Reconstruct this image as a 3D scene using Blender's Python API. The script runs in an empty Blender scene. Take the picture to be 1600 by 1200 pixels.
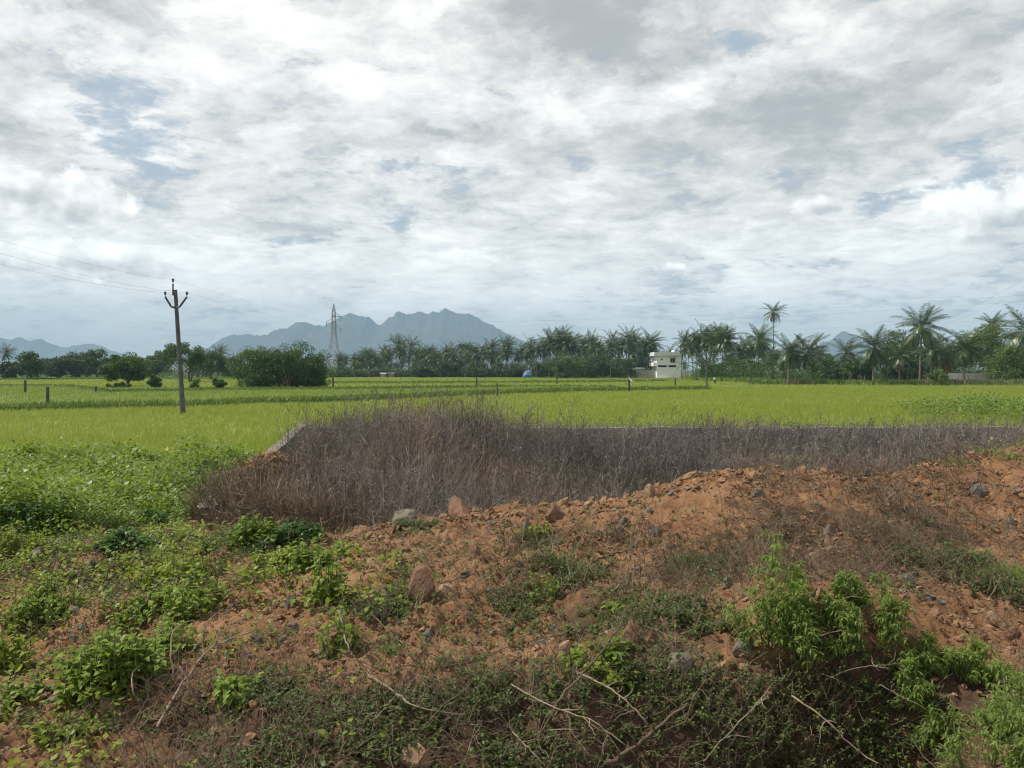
import bpy, math
import numpy as np
from math import radians as R, pi

# ------------------------------------------------------------------ frame: one pinhole used to survey the place
F, HY, CZ = 1232.0, 577.0, 2.5          # focal length in photo pixels, horizon row, eye height above the paddy
sc = bpy.context.scene
COL = sc.collection
SUN_AZ, SUN_EL = -86.0, 56.0            # degrees from +Y (negative = left), elevation

cam = bpy.data.cameras.new('camera')
cam.sensor_width = 36.0
cam.lens = 36.0 * F / 1600.0
cam.shift_y = -(600.0 - HY) / 1600.0
cam.clip_start, cam.clip_end = 0.05, 60000.0
camo = bpy.data.objects.new('camera', cam)
COL.objects.link(camo)
camo.location = (0, 0, CZ)
camo.rotation_euler = (R(90), 0, 0)
sc.camera = camo

sc.view_settings.view_transform = 'Standard'
sc.view_settings.look = 'None'
sc.view_settings.gamma = 1.0
sc.view_settings.use_curve_mapping = False
sc.view_settings.exposure = 0.12
sc.cycles.use_denoising = True
sc.cycles.filter_width = 1.15
sc.cycles.max_bounces = 5
sc.cycles.diffuse_bounces = 2
sc.cycles.glossy_bounces = 1
sc.cycles.transmission_bounces = 3
sc.cycles.transparent_max_bounces = 4
sc.cycles.volume_bounces = 0
sc.cycles.caustics_reflective = False
sc.cycles.caustics_refractive = False
sc.cycles.sample_clamp_indirect = 4.0

# ------------------------------------------------------------------ sky (world): blue Nishita air with broken cloud
world = bpy.data.worlds.new('World')
sc.world = world
world.use_nodes = True
world.cycles.sampling_method = 'MANUAL'
world.cycles.sample_map_resolution = 256
NT = world.node_tree
for n in list(NT.nodes):
    NT.nodes.remove(n)


class NB:
    """Small node builder."""
    def __init__(s, t):
        s.t = t

    def node(s, typ, **kw):
        n = s.t.nodes.new(typ)
        for k, v in kw.items():
            setattr(n, k, v)
        return n

    def put(s, inp, v):
        if isinstance(v, bpy.types.NodeSocket):
            s.t.links.new(v, inp)
        elif v is not None:
            inp.default_value = v

    def m(s, op, a, b=None, c=None, clamp=False):
        n = s.node('ShaderNodeMath', operation=op, use_clamp=clamp)
        for i, v in enumerate((a, b, c)):
            if v is not None:
                s.put(n.inputs[i], v)
        return n.outputs[0]

    def add(s, *a):
        r = a[0]
        for x in a[1:]:
            r = s.m('ADD', r, x)
        return r

    def mul(s, a, b):
        return s.m('MULTIPLY', a, b)

    def sub(s, a, b):
        return s.m('SUBTRACT', a, b)

    def ramp(s, v, lo, hi, a=0.0, b=1.0, kind='SMOOTHSTEP'):
        n = s.node('ShaderNodeMapRange', interpolation_type=kind)
        s.put(n.inputs['Value'], v)
        for k, x in (('From Min', lo), ('From Max', hi), ('To Min', a), ('To Max', b)):
            s.put(n.inputs[k], x)
        return n.outputs[0]

    def noise(s, vec, scale, detail=4.0, rough=0.5, dist=0.0, col=False):
        n = s.node('ShaderNodeTexNoise')
        s.put(n.inputs['Vector'], vec)
        n.inputs['Scale'].default_value = scale
        n.inputs['Detail'].default_value = detail
        n.inputs['Roughness'].default_value = rough
        n.inputs['Distortion'].default_value = dist
        return n.outputs['Color' if col else 'Fac']

    def vor(s, vec, scale, feature='F1', out='Distance'):
        n = s.node('ShaderNodeTexVoronoi', feature=feature)
        s.put(n.inputs['Vector'], vec)
        n.inputs['Scale'].default_value = scale
        return n.outputs[out]

    def mix(s, f, a, b, mode='MIX'):
        n = s.node('ShaderNodeMix', data_type='RGBA', blend_type=mode)
        s.put(n.inputs[0], f)
        for k, v in ((6, a), (7, b)):
            if isinstance(v, (tuple, list)):
                v = (v[0], v[1], v[2], 1.0)
            s.put(n.inputs[k], v)
        return n.outputs[2]

    def comb(s, x, y, z):
        n = s.node('ShaderNodeCombineXYZ')
        for i, v in enumerate((x, y, z)):
            s.put(n.inputs[i], v)
        return n.outputs[0]

    def vm(s, op, a, b):
        n = s.node('ShaderNodeVectorMath', operation=op)
        s.put(n.inputs[0], a)
        s.put(n.inputs[1], b)
        return n.outputs[0]

    def grey(s, v):
        n = s.node('ShaderNodeCombineColor')
        for i in range(3):
            s.put(n.inputs[i], v)
        return n.outputs[0]


def build_sky():
    b = NB(NT)
    out = b.node('ShaderNodeOutputWorld')
    bg = b.node('ShaderNodeBackground')
    bg.inputs['Strength'].default_value = 0.1
    NT.links.new(bg.outputs[0], out.inputs['Surface'])
    sky = b.node('ShaderNodeTexSky', sky_type='NISHITA')
    sky.sun_disc = False
    sky.sun_elevation = R(SUN_EL)
    sky.sun_rotation = R(SUN_AZ)
    sky.air_density, sky.dust_density, sky.ozone_density = 1.0, 1.5, 1.0
    tc = b.node('ShaderNodeTexCoord')
    sep = b.node('ShaderNodeSeparateXYZ')
    NT.links.new(tc.outputs['Generated'], sep.inputs[0])
    x, y, z = sep.outputs
    zc = b.m('MAXIMUM', z, 0.0)
    k = b.m('DIVIDE', 1.0, b.add(zc, 0.17))
    P = b.comb(b.mul(x, k), b.mul(y, k), 0.0)
    az = b.m('ARCTAN2', x, y)
    el = b.m('ARCSINE', z)
    # raggedness for the placed cloud masses and warp for the layer, from one colour noise each
    wn = b.node('ShaderNodeSeparateColor')
    NT.links.new(b.noise(P, 1.5, 3, 0.55, col=True), wn.inputs[0])
    rs = b.node('ShaderNodeSeparateColor')
    NT.links.new(b.noise(P, 4.2, 6, 0.66, col=True), rs.inputs[0])
    wx, wy = b.sub(wn.outputs[0], 0.5), b.sub(wn.outputs[1], 0.5)
    Pw = b.vm('ADD', P, b.comb(b.mul(wx, 0.34), b.mul(wy, 0.34), 0.0))
    azr = b.add(az, b.mul(wx, 0.10), b.mul(b.sub(rs.outputs[0], 0.5), 0.15))
    elr = b.add(el, b.mul(wy, 0.05), b.mul(b.sub(rs.outputs[1], 0.5), 0.085))

    def shear(A, E, t):
        return b.comb(A, E if not t else b.sub(E, b.mul(A, t)), 0.0)

    spaces = {}

    def gauss(px, py, sx, sy, amp, acc=None, raw=False, tilt=0.0):
        """a soft mass at a heading and height of the sky; returns acc + mass"""
        a0 = math.atan2(px - 800, F)
        e0 = math.atan2(HY - py, math.hypot(F, px - 800))
        if (raw, tilt) not in spaces:
            spaces[(raw, tilt)] = shear(az if raw else azr, el if raw else elr, tilt)
        n = b.node('ShaderNodeVectorMath', operation='MULTIPLY_ADD')
        NT.links.new(spaces[(raw, tilt)], n.inputs[0])
        n.inputs[1].default_value = (F / sx, F / sy, 0)
        n.inputs[2].default_value = (-a0 * F / sx, -(e0 - tilt * a0) * F / sy, 0)
        d = b.node('ShaderNodeVectorMath', operation='DOT_PRODUCT')
        NT.links.new(n.outputs[0], d.inputs[0])
        NT.links.new(n.outputs[0], d.inputs[1])
        return b.m('MULTIPLY_ADD', b.m('POWER', math.exp(-1), d.outputs['Value']), amp, 0.0 if acc is None else acc)

    def total(lst):
        r = None
        for g in lst:
            r = gauss(*g[:5], acc=r, **(g[5] if len(g) > 5 else {}))
        return r

    big = b.noise(Pw, 1.2, 5, 0.52)
    med = b.noise(Pw, 4.2, 5, 0.60)
    fine = b.noise(b.vm('ADD', Pw, (7.3, 2.1, 0)), 12.0, 4, 0.62)
    puff = b.noise(b.vm('ADD', b.vm('MULTIPLY', b.comb(azr, elr, 0.0), (1.0, 1.7, 1.0)), (4.4, 1.7, 0)), 11.0, 6, 0.60)
    mack = b.sub(b.add(b.mul(med, 0.28), b.mul(fine, 0.22), b.mul(puff, 0.50)), 0.5)       # mackerel texture, about -0.25 .. 0.25
    holes = total([(200, 165, 80, 66, 0.198), (235, 232, 70, 48, 0.145), (590, 265, 150, 32, 0.132), (625, 340, 60, 22, 0.132),
                   (60, 25, 60, 40, 0.066), (960, 270, 110, 22, 0.106), (1450, 310, 110, 28, 0.172), (1500, 290, 60, 20, 0.066),
                   (1540, 235, 120, 30, 0.119), (820, 330, 60, 25, 0.106), (60, 510, 340, 26, 0.10), (400, 375, 140, 16, 0.106),
                   (1180, 415, 160, 14, 0.092), (1350, 490, 500, 40, 0.092), (1130, 60, 44, 18, 0.132), (1200, 270, 70, 16, 0.092), (700, 262, 60, 14, 0.079)])
    cov = b.sub(b.add(b.mul(b.sub(big, 0.5), 0.30), b.mul(mack, 1.15), 0.235), holes)
    alpha = b.m('MAXIMUM', b.ramp(cov, 0.025, 0.17), b.mul(b.ramp(b.add(b.mul(puff, 0.5), b.mul(fine, 0.5)), 0.47, 0.62), 0.72))
    thick = total([(940, 35, 140, 58, 0.42), (800, 40, 80, 50, 0.28), (1240, 165, 180, 46, 0.211, dict(tilt=0.10)), (1420, 128, 170, 36, 0.149),
                   (215, -10, 85, 36, 0.341), (690, 200, 64, 22, 0.211), (410, 345, 90, 13, 0.161), (430, 354, 120, 11, 0.124),
                   (1050, 235, 120, 25, 0.099), (10, 195, 60, 20, 0.149), (560, 215, 120, 20, 0.112), (1540, 60, 160, 45, 0.062),
                   (970, 195, 60, 18, 0.124), (1350, 240, 160, 40, 0.124), (1000, 95, 80, 22, 0.136), (1400, 300, 420, 130, 0.062, dict(raw=True)), (780, 300, 70, 16, 0.099)])
    glow = total([(430, 40, 380, 150, 0.13, dict(raw=True)), (880, 150, 150, 24, 0.20), (1130, 108, 220, 18, 0.22, dict(tilt=0.25)), (640, 120, 160, 60, 0.10),
                  (430, 60, 120, 60, 0.10)])
    lum = b.add(0.81, b.mul(b.sub(big, 0.5), 0.55), b.mul(mack, b.ramp(el, R(4), R(12), 1.35, 2.35)), glow)
    lum = b.sub(lum, b.mul(thick, b.ramp(med, 0.25, 0.65, 0.75, 1.15)))
    lum = b.m('MINIMUM', b.m('SMOOTH_MAX', lum, 0.46, 0.22), 1.25)
    lum = b.mul(lum, b.ramp(el, R(3), R(15), 1.46, 1.0))
    ccol = b.mix(b.ramp(lum, 0.35, 0.75), (0.96, 0.995, 1.0), (1.01, 1.0, 0.965))
    ccol = b.mix(1.0, ccol, b.grey(b.mul(lum, 10.0)), 'MULTIPLY')
    # blue air, paled by thin veil
    air = b.mix(1.0, sky.outputs[0], (0.55, 0.55, 0.60), 'MULTIPLY')
    veil = b.mix(0.75, air, (5.0, 5.9, 6.8))
    col = b.mix(b.ramp(alpha, 0, 1, 0.12, 0.97, 'LINEAR'), veil, ccol)
    # low cumulus heaps with lit tops and grey bases
    ae = b.comb(az, el, 0.0)
    cn = b.noise(ae, 17.0, 6, 0.60)
    cn2 = b.noise(b.vm('ADD', ae, (0.008, -0.014, 0)), 17.0, 3, 0.55)
    heaps = [(1580, 325, 80, 40, 1.3), (1545, 364, 70, 22, 1.0), (115, 316, 80, 38, 1.35), (40, 290, 50, 32, 1.0), (140, 402, 110, 26, 1.15),
             (30, 404, 80, 30, 1.05), (225, 418, 50, 20, 0.95), (1285, 320, 56, 22, 0.85), (445, 266, 28, 18, 0.8), (1050, 420, 40, 12, 0.7)]
    hs = None
    base = None
    for (hx, hy, sx, sy, a) in heaps:
        g = gauss(hx, hy, sx, sy, a, raw=True)
        lo = gauss(hx, hy + sy * 0.5, sx * 0.95, sy * 0.45, 1.0, raw=True)
        hs = g if hs is None else b.m('MAXIMUM', hs, g)
        base = lo if base is None else b.m('MAXIMUM', base, lo)
    hv = b.add(hs, b.mul(b.sub(cn, 0.5), 2.2))
    ha = b.ramp(hv, 0.40, 0.72)
    hl = b.add(1.06, b.mul(b.sub(cn, cn2), 1.5), b.mul(mack, 0.30), b.mul(base, -0.46))
    hl = b.m('MINIMUM', b.m('MAXIMUM', hl, 0.55), 1.18)
    hl = b.mul(hl, b.ramp(el, R(3), R(15), 1.42, 1.0))
    hcol = b.mix(b.ramp(hl, 0.4, 0.8), (0.92, 0.99, 1.03), (1.0, 0.99, 0.96))
    hcol = b.mix(1.0, hcol, b.grey(b.mul(hl, 10.0)), 'MULTIPLY')
    col = b.mix(b.mul(ha, 0.92), col, hcol)
    # unseen sky overhead darkened on purpose to weaken the fill light
    up = b.ramp(el, R(28), R(50))
    col = b.mix(b.mul(up, 0.85), col, b.mix(0.80, air, (1.65, 1.85, 1.95)))
    # pale blue-grey band low down
    low = b.ramp(el, R(0.0), R(6.5), 1.0, 0.0)
    col = b.mix(b.mul(low, 0.75), col, (4.8, 5.25, 5.25))
    NT.links.new(col, bg.inputs['Color'])


build_sky()

# ------------------------------------------------------------------ sun
sun = bpy.data.lights.new('sun', 'SUN')
sun.energy = 5.0
sun.angle = R(0.6)
sun.color = (1.0, 0.93, 0.79)
suno = bpy.data.objects.new('sun', sun)
COL.objects.link(suno)
sd = np.array([math.sin(R(SUN_AZ)) * math.cos(R(SUN_EL)), math.cos(R(SUN_AZ)) * math.cos(R(SUN_EL)), math.sin(R(SUN_EL))])
suno.rotation_euler = (R(90 - SUN_EL), 0, R(-SUN_AZ) + pi)
suno.location = (-40, 20, 80)

# ------------------------------------------------------------------ helpers
rng = np.random.default_rng(11)


def px(x, y, d):
    """A point d metres ahead that the surveyed pinhole sees at photo pixel (x, y)."""
    return np.array([(x - 800.0) / F * d, d, CZ - (y - HY) / F * d])


def dist_on(y, z=0.0):
    return (CZ - z) * F / (y - HY)


def unit(v):
    return v / np.maximum(np.linalg.norm(v, axis=-1, keepdims=True), 1e-9)


def rand_dir(n):
    return unit(rng.normal(size=(n, 3)))


class MB:
    """Collects faces (numpy) and links them as ONE mesh object."""
    def __init__(s):
        s.v, s.f, s.n = [], [], 0

    def add(s, v, f):
        v = np.asarray(v, float).reshape(-1, 3)
        f = np.asarray(f, int)
        if len(v) == 0 or len(f) == 0:
            return s
        s.v.append(v)
        s.f.append(f + s.n)
        s.n += len(v)
        return s

    def box(s, x0, x1, y0, y1, z0, z1):
        v = [(x, y, z) for z in (z0, z1) for y in (y0, y1) for x in (x0, x1)]
        return s.add(v, [(0, 2, 3, 1), (4, 5, 7, 6), (0, 1, 5, 4), (2, 6, 7, 3), (0, 4, 6, 2), (1, 3, 7, 5)])

    def merge(s, o):
        for v, f in zip(o.v, o.f):
            pass
        off = s.n
        s.v += o.v
        s.f += [f + off for f in o.f]
        s.n += o.n
        return s

    def mesh(s, name, smooth=False, off=None):
        me = bpy.data.meshes.new(name)
        V = np.concatenate(s.v).astype(np.float32)
        if off is not None:
            V = V - np.asarray(off, np.float32)
        loops = np.concatenate([f.ravel() for f in s.f]).astype(np.int32)
        cnt = np.concatenate([np.full(len(f), f.shape[1]) for f in s.f]).astype(np.int32)
        st = np.concatenate([[0], np.cumsum(cnt)[:-1]]).astype(np.int32)
        me.vertices.add(len(V))
        me.vertices.foreach_set('co', V.ravel())
        me.loops.add(len(loops))
        me.loops.foreach_set('vertex_index', loops)
        me.polygons.add(len(cnt))
        me.polygons.foreach_set('loop_start', st)
        me.polygons.foreach_set('loop_total', cnt)
        me.polygons.foreach_set('use_smooth', np.full(len(cnt), bool(smooth)))
        me.update(calc_edges=True)
        return me

    def build(s, name, mat, parent=None, smooth=False, loc=None):
        off = parent.get('base') if parent is not None else loc
        me = s.mesh(name, smooth, off)
        me.materials.append(mat)
        o = bpy.data.objects.new(name, me)
        COL.objects.link(o)
        if parent is not None:
            o.parent = parent
            p = parent.get('base')
            if p is not None:
                o['base'] = list(p)
        elif loc is not None:
            o.location = loc
        return o


def tag(o, label=None, cat=None, group=None, kind=None):
    for k, v in (('label', label), ('category', cat), ('group', group), ('kind', kind)):
        if v:
            o[k] = v
    return o


def thing(name, label, cat, loc=(0, 0, 0), group=None):
    """An Empty at the thing's base; its parts are built in world coordinates and re-based on it."""
    o = bpy.data.objects.new(name, None)
    COL.objects.link(o)
    o.empty_display_size = 0.2
    o.location = loc
    o['base'] = [float(c) for c in loc]
    return tag(o, label, cat, group)


def dup(root, loc, scale=1.0, rz=0.0, label=None, group=None):
    r = root.copy()
    COL.objects.link(r)
    r.location = loc
    r.rotation_euler = (0, 0, rz)
    r.scale = (scale,) * 3 if np.isscalar(scale) else scale
    if label:
        r['label'] = label
    if group:
        r['group'] = group
    for c in list(root.children):
        d = c.copy()
        COL.objects.link(d)
        d.parent = r
        for g in list(c.children):
            e = g.copy()
            COL.objects.link(e)
            e.parent = d
    return r


def tubes(P, r, k=4, cap=False):
    """P (n,m,3) paths, r (n,m) radii -> verts, quads."""
    P = np.asarray(P, float)
    r = np.asarray(r, float)
    if P.ndim == 2:
        P, r = P[None], r[None]
    n, m, _ = P.shape
    T = unit(np.gradient(P, axis=1))
    ax = P[:, -1] - P[:, 0]
    ref = np.zeros((n, 3))
    ref[np.arange(n), np.argmin(np.abs(ax), axis=1)] = 1
    ref = np.broadcast_to(ref[:, None], T.shape)
    A = unit(np.cross(T, ref))
    B = np.cross(T, A)
    th = np.arange(k) * 2 * pi / k
    V = P[:, :, None] + r[:, :, None, None] * (A[:, :, None] * np.cos(th)[:, None] + B[:, :, None] * np.sin(th)[:, None])
    idx = np.arange(n * m * k).reshape(n, m, k)
    a, b_ = idx[:, :-1], idx[:, 1:]
    Q = np.stack([a, np.roll(a, -1, 2), np.roll(b_, -1, 2), b_], -1).reshape(-1, 4)
    return V.reshape(-1, 3), Q


def add_tube(mb, pts, r, k=6):
    pts = np.asarray(pts, float)
    r = np.full(len(pts), r) if np.isscalar(r) else np.asarray(r, float)
    v, q = tubes(pts, r, k)
    mb.add(v, q)
    n = len(pts)
    # end caps
    mb.add(v[:k], [list(range(k))[::-1]])
    mb.add(v[(n - 1) * k:], [list(range(k))])
    return mb


def ribbons(P, w, side):
    """flat strips: P (n,m,3), w (n,m), side (n,3)"""
    n, m, _ = P.shape
    s = side[:, None, :] * w[:, :, None] * 0.5
    V = np.stack([P - s, P + s], 2).reshape(-1, 3)
    idx = np.arange(n * m * 2).reshape(n, m, 2)
    Q = np.stack([idx[:, :-1, 0], idx[:, :-1, 1], idx[:, 1:, 1], idx[:, 1:, 0]], -1).reshape(-1, 4)
    return V, Q


def cards(b, d, s, L, W, wide=0.45):
    """rhombic leaves"""
    L = np.asarray(L).reshape(-1, 1)
    W = np.asarray(W).reshape(-1, 1)
    V = np.stack([b, b + d * L * wide + s * W / 2, b + d * L, b + d * L * wide - s * W / 2], 1).reshape(-1, 3)
    return V, np.arange(len(b) * 4).reshape(-1, 4)


def leaves(b, d, L, W, up=None, fold=0.18, droop=0.25, heart=False):
    """folded, drooping leaves"""
    n = len(b)
    L = np.broadcast_to(np.asarray(L, float), (n,)).reshape(-1, 1)
    W = np.broadcast_to(np.asarray(W, float), (n,)).reshape(-1, 1)
    z = np.tile([0.0, 0, 1.0], (n, 1)) if up is None else up
    s = unit(np.cross(d, z) + 1e-4)
    u = np.cross(s, d)
    wp = 0.30 if heart else 0.42
    m = b + d * L * 0.5 - u * L * 0.04
    l1 = b + d * L * wp - s * W / 2 + u * W * fold
    r1 = b + d * L * wp + s * W / 2 + u * W * fold
    l2 = b + d * L * 0.74 - s * W * 0.34 + u * (W * fold * 0.5 - L * droop * 0.3)
    r2 = b + d * L * 0.74 + s * W * 0.34 + u * (W * fold * 0.5 - L * droop * 0.3)
    t = b + d * L - u * L * droop
    V = np.stack([b, m, t, l1, l2, r1, r2], 1).reshape(-1, 3)
    o = np.arange(n)[:, None] * 7
    Tq = np.concatenate([o + np.array([[0, 1, 3, 3]])[:, :3], o + np.array([[0, 5, 1]])])
    Qq = np.concatenate([o + np.array([[3, 1, 2, 4]]), o + np.array([[1, 5, 6, 2]])])
    return V, Tq, Qq


def put_leaves(mb, *a, **k):
    V, T, Q = leaves(*a, **k)
    n = mb.n
    mb.v.append(V)
    mb.f += [T + n, Q + n]
    mb.n += len(V)


_tab = np.random.default_rng(5).random((256, 256))


def vnoise(x, y):
    xi, yi = np.floor(x).astype(int), np.floor(y).astype(int)
    fx, fy = x - xi, y - yi
    fx, fy = fx * fx * (3 - 2 * fx), fy * fy * (3 - 2 * fy)
    g = lambda a, b_: _tab[a & 255, b_ & 255]
    return (g(xi, yi) * (1 - fx) + g(xi + 1, yi) * fx) * (1 - fy) + (g(xi, yi + 1) * (1 - fx) + g(xi + 1, yi + 1) * fx) * fy


def fbm(x, y, o=4, g=0.5):
    r, a, t = 0, 1.0, 0
    for i in range(o):
        r = r + a * vnoise(x * 2 ** i + 17.3 * i, y * 2 ** i - 9.1 * i)
        t += a
        a *= g
    return r / t


# ------------------------------------------------------------------ materials
def new_mat(name):
    m = bpy.data.materials.new(name)
    m.use_nodes = True
    t = m.node_tree
    for n in list(t.nodes):
        t.nodes.remove(n)
    b = NB(t)
    out = b.node('ShaderNodeOutputMaterial')
    return m, b, out


def leafmat(name, c1, c2, trans=0.35, rough=0.5, var=0.35, c3=None, spec=0.35, tcol=1.5):
    m, b, out = new_mat(name)
    geo = b.node('ShaderNodeNewGeometry')
    oi = b.node('ShaderNodeObjectInfo')
    isl = geo.outputs['Random Per Island']
    col = b.mix(isl, c1, c2)
    nz = b.noise(geo.outputs['Position'], 0.9, 4, 0.6)
    if c3:
        col = b.mix(b.ramp(nz, 0.45, 0.7), col, c3)
    v = b.add(1.0 - var / 2, b.mul(oi.outputs['Random'], var))
    col = b.mix(1.0, col, b.grey(v), 'MULTIPLY')
    p = b.node('ShaderNodeBsdfPrincipled')
    b.put(p.inputs['Base Color'], col)
    p.inputs['Roughness'].default_value = rough
    p.inputs['Specular IOR Level'].default_value = spec
    tr = b.node('ShaderNodeBsdfTranslucent')
    b.put(tr.inputs['Color'], b.mix(1.0, col, (1.15 * tcol / 1.5, 1.25 * tcol / 1.5, 0.6), 'MULTIPLY'))
    mx = b.node('ShaderNodeMixShader')
    mx.inputs[0].default_value = trans
    b.t.links.new(p.outputs[0], mx.inputs[1])
    b.t.links.new(tr.outputs[0], mx.inputs[2])
    b.t.links.new(mx.outputs[0], out.inputs['Surface'])
    return m


def roughmat(name, c1, c2, scale=6.0, rough=0.9, bump=0.3, bscale=30.0, island=0.0, detail=6, objvar=0.0, spec=0.25, metal=0.0):
    m, b, out = new_mat(name)
    geo = b.node('ShaderNodeNewGeometry')
    oi = b.node('ShaderNodeObjectInfo')
    nz = b.noise(geo.outputs['Position'], scale, detail, 0.6)
    col = b.mix(b.ramp(nz, 0.3, 0.7), c1, c2)
    if island:
        v = b.add(1.0 - island / 2, b.mul(geo.outputs['Random Per Island'], island))
        col = b.mix(1.0, col, b.grey(v), 'MULTIPLY')
    if objvar:
        v = b.add(1.0 - objvar / 2, b.mul(oi.outputs['Random'], objvar))
        col = b.mix(1.0, col, b.grey(v), 'MULTIPLY')
    p = b.node('ShaderNodeBsdfPrincipled')
    b.put(p.inputs['Base Color'], col)
    p.inputs['Roughness'].default_value = rough
    p.inputs['Specular IOR Level'].default_value = spec
    p.inputs['Metallic'].default_value = metal
    if bump:
        bn = b.node('ShaderNodeBump')
        bn.inputs['Strength'].default_value = bump
        bn.inputs['Distance'].default_value = 0.3 / bscale
        b.put(bn.inputs['Height'], b.noise(geo.outputs['Position'], bscale, 6, 0.65))
        b.t.links.new(bn.outputs[0], p.inputs['Normal'])
    b.t.links.new(p.outputs[0], out.inputs['Surface'])
    return m


def soilmat():
    m, b, out = new_mat('soil')
    geo = b.node('ShaderNodeNewGeometry')
    P = geo.outputs['Position']
    at = b.node('ShaderNodeAttribute', attribute_name='zone')
    n1 = b.noise(P, 1.3, 6, 0.6)
    n2 = b.noise(P, 7.0, 7, 0.65)
    n3 = b.noise(P, 55.0, 4, 0.7)
    orange = b.mix(b.ramp(n1, 0.3, 0.72), (0.185, 0.096, 0.049), (0.280, 0.162, 0.092))
    orange = b.mix(b.ramp(b.noise(P, 0.55, 5, 0.65), 0.50, 0.68), orange, (0.170, 0.090, 0.048))
    orange = b.mix(b.ramp(n2, 0.50, 0.75), orange, (0.33, 0.205, 0.125))
    orange = b.mix(b.ramp(n2, 0.42, 0.25), orange, (0.155, 0.070, 0.036))
    litter = b.mix(b.ramp(n2, 0.3, 0.7), (0.060, 0.040, 0.027), (0.135, 0.086, 0.056))  # litter brown, also the tone of the shade painted low on the slope
    sepc = b.node('ShaderNodeSeparateColor')
    b.t.links.new(at.outputs['Color'], sepc.inputs[0])
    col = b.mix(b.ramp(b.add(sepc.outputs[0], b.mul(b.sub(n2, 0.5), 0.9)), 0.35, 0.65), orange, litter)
    col = b.mix(sepc.outputs[1], col, (0.075, 0.062, 0.035))
    col = b.mix(1.0, col, b.grey(b.ramp(n3, 0.25, 0.75, 0.72, 1.22, 'LINEAR')), 'MULTIPLY')
    p = b.node('ShaderNodeBsdfPrincipled')
    b.put(p.inputs['Base Color'], col)
    p.inputs['Roughness'].default_value = 0.95
    p.inputs['Specular IOR Level'].default_value = 0.12
    bn = b.node('ShaderNodeBump')
    bn.inputs['Strength'].default_value = 0.9
    bn.inputs['Distance'].default_value = 0.018
    hgt = b.add(b.mul(b.noise(P, 26.0, 8, 0.68), 1.0), b.mul(b.vor(P, 34.0), -0.35))
    b.put(bn.inputs['Height'], hgt)
    b.t.links.new(bn.outputs[0], p.inputs['Normal'])
    b.t.links.new(p.outputs[0], out.inputs['Surface'])
    return m


M = {}
M['soil'] = soilmat()
M['plain'] = roughmat('plain', (0.045, 0.075, 0.020), (0.085, 0.11, 0.030), 0.02, bump=0)
M['hill'] = roughmat('hill', (0.025, 0.04, 0.03), (0.075, 0.072, 0.06), 0.012, bump=0)
M['rice'] = leafmat('rice', (0.290, 0.345, 0.072), (0.335, 0.375, 0.090), 0.42, 0.5, 0.06, (0.265, 0.330, 0.072), tcol=1.4)
M['rice_green'] = leafmat('rice_green', (0.235, 0.315, 0.068), (0.285, 0.345, 0.085), 0.42, 0.5, 0.06, (0.215, 0.300, 0.064), tcol=1.4)
M['weed'] = leafmat('weed', (0.145, 0.215, 0.042), (0.250, 0.320, 0.075), 0.38, 0.5, 0.1, (0.085, 0.150, 0.032))
M['bund'] = leafmat('bund', (0.125, 0.195, 0.050), (0.205, 0.270, 0.070), 0.3, 0.6, 0.1)
M['herb'] = leafmat('herb', (0.125, 0.205, 0.030), (0.245, 0.315, 0.050), 0.42, 0.45, 0.25)
M['herb_yellow'] = leafmat('herb_yellow', (0.180, 0.255, 0.030), (0.300, 0.345, 0.055), 0.42, 0.45, 0.2)
M['herb_dark'] = leafmat('herb_dark', (0.030, 0.090, 0.022), (0.070, 0.160, 0.032), 0.34, 0.4, 0.2)
M['feather'] = leafmat('feather', (0.13, 0.205, 0.045), (0.245, 0.315, 0.085), 0.4, 0.5, 0.2)
M['creeper'] = leafmat('creeper', (0.055, 0.105, 0.025), (0.135, 0.190, 0.055), 0.32, 0.5, 0.1, (0.10, 0.125, 0.04))
M['palm'] = leafmat('palm', (0.028, 0.066, 0.020), (0.085, 0.125, 0.042), 0.22, 0.38, 0.35, spec=0.5)
M['palm_near'] = leafmat('palm_near', (0.032, 0.070, 0.022), (0.100, 0.135, 0.050), 0.24, 0.38, 0.3, spec=0.5)
M['dry_frond'] = leafmat('dry_frond', (0.22, 0.13, 0.04), (0.32, 0.20, 0.07), 0.25, 0.6, 0.3)
M['tree'] = leafmat('tree', (0.034, 0.085, 0.022), (0.085, 0.140, 0.036), 0.28, 0.5, 0.3)
M['tree_pale'] = leafmat('tree_pale', (0.075, 0.130, 0.035), (0.145, 0.195, 0.055), 0.3, 0.5, 0.25)
M['tree_far'] = leafmat('tree_far', (0.040, 0.075, 0.035), (0.075, 0.110, 0.050), 0.25, 0.5, 0.35)
M['bark'] = roughmat('bark', (0.10, 0.075, 0.055), (0.17, 0.135, 0.10), 4.0, objvar=0.3)
M['palm_bark'] = roughmat('palm_bark', (0.13, 0.11, 0.09), (0.21, 0.18, 0.15), 3.0, objvar=0.3)
M['brush'] = roughmat('brush', (0.108, 0.096, 0.090), (0.228, 0.204, 0.189), 0.5, bump=0, island=0.8, spec=0.1)
M['brush_pale'] = roughmat('brush_pale', (0.22, 0.165, 0.135), (0.33, 0.255, 0.21), 0.7, bump=0, island=0.5, spec=0.1)
M['dry_weed'] = roughmat('dry_weed', (0.125, 0.098, 0.070), (0.235, 0.185, 0.135), 1.5, bump=0, island=0.7, spec=0.1)
M['twig_pale'] = roughmat('twig_pale', (0.16, 0.12, 0.09), (0.30, 0.24, 0.185), 12.0, bump=0.2, island=0.3)
M['twig_dark'] = roughmat('twig_dark', (0.075, 0.050, 0.036), (0.145, 0.105, 0.078), 12.0, bump=0.2, island=0.3)
M['stem'] = roughmat('stem', (0.10, 0.14, 0.045), (0.17, 0.19, 0.08), 9.0, bump=0)
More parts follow.
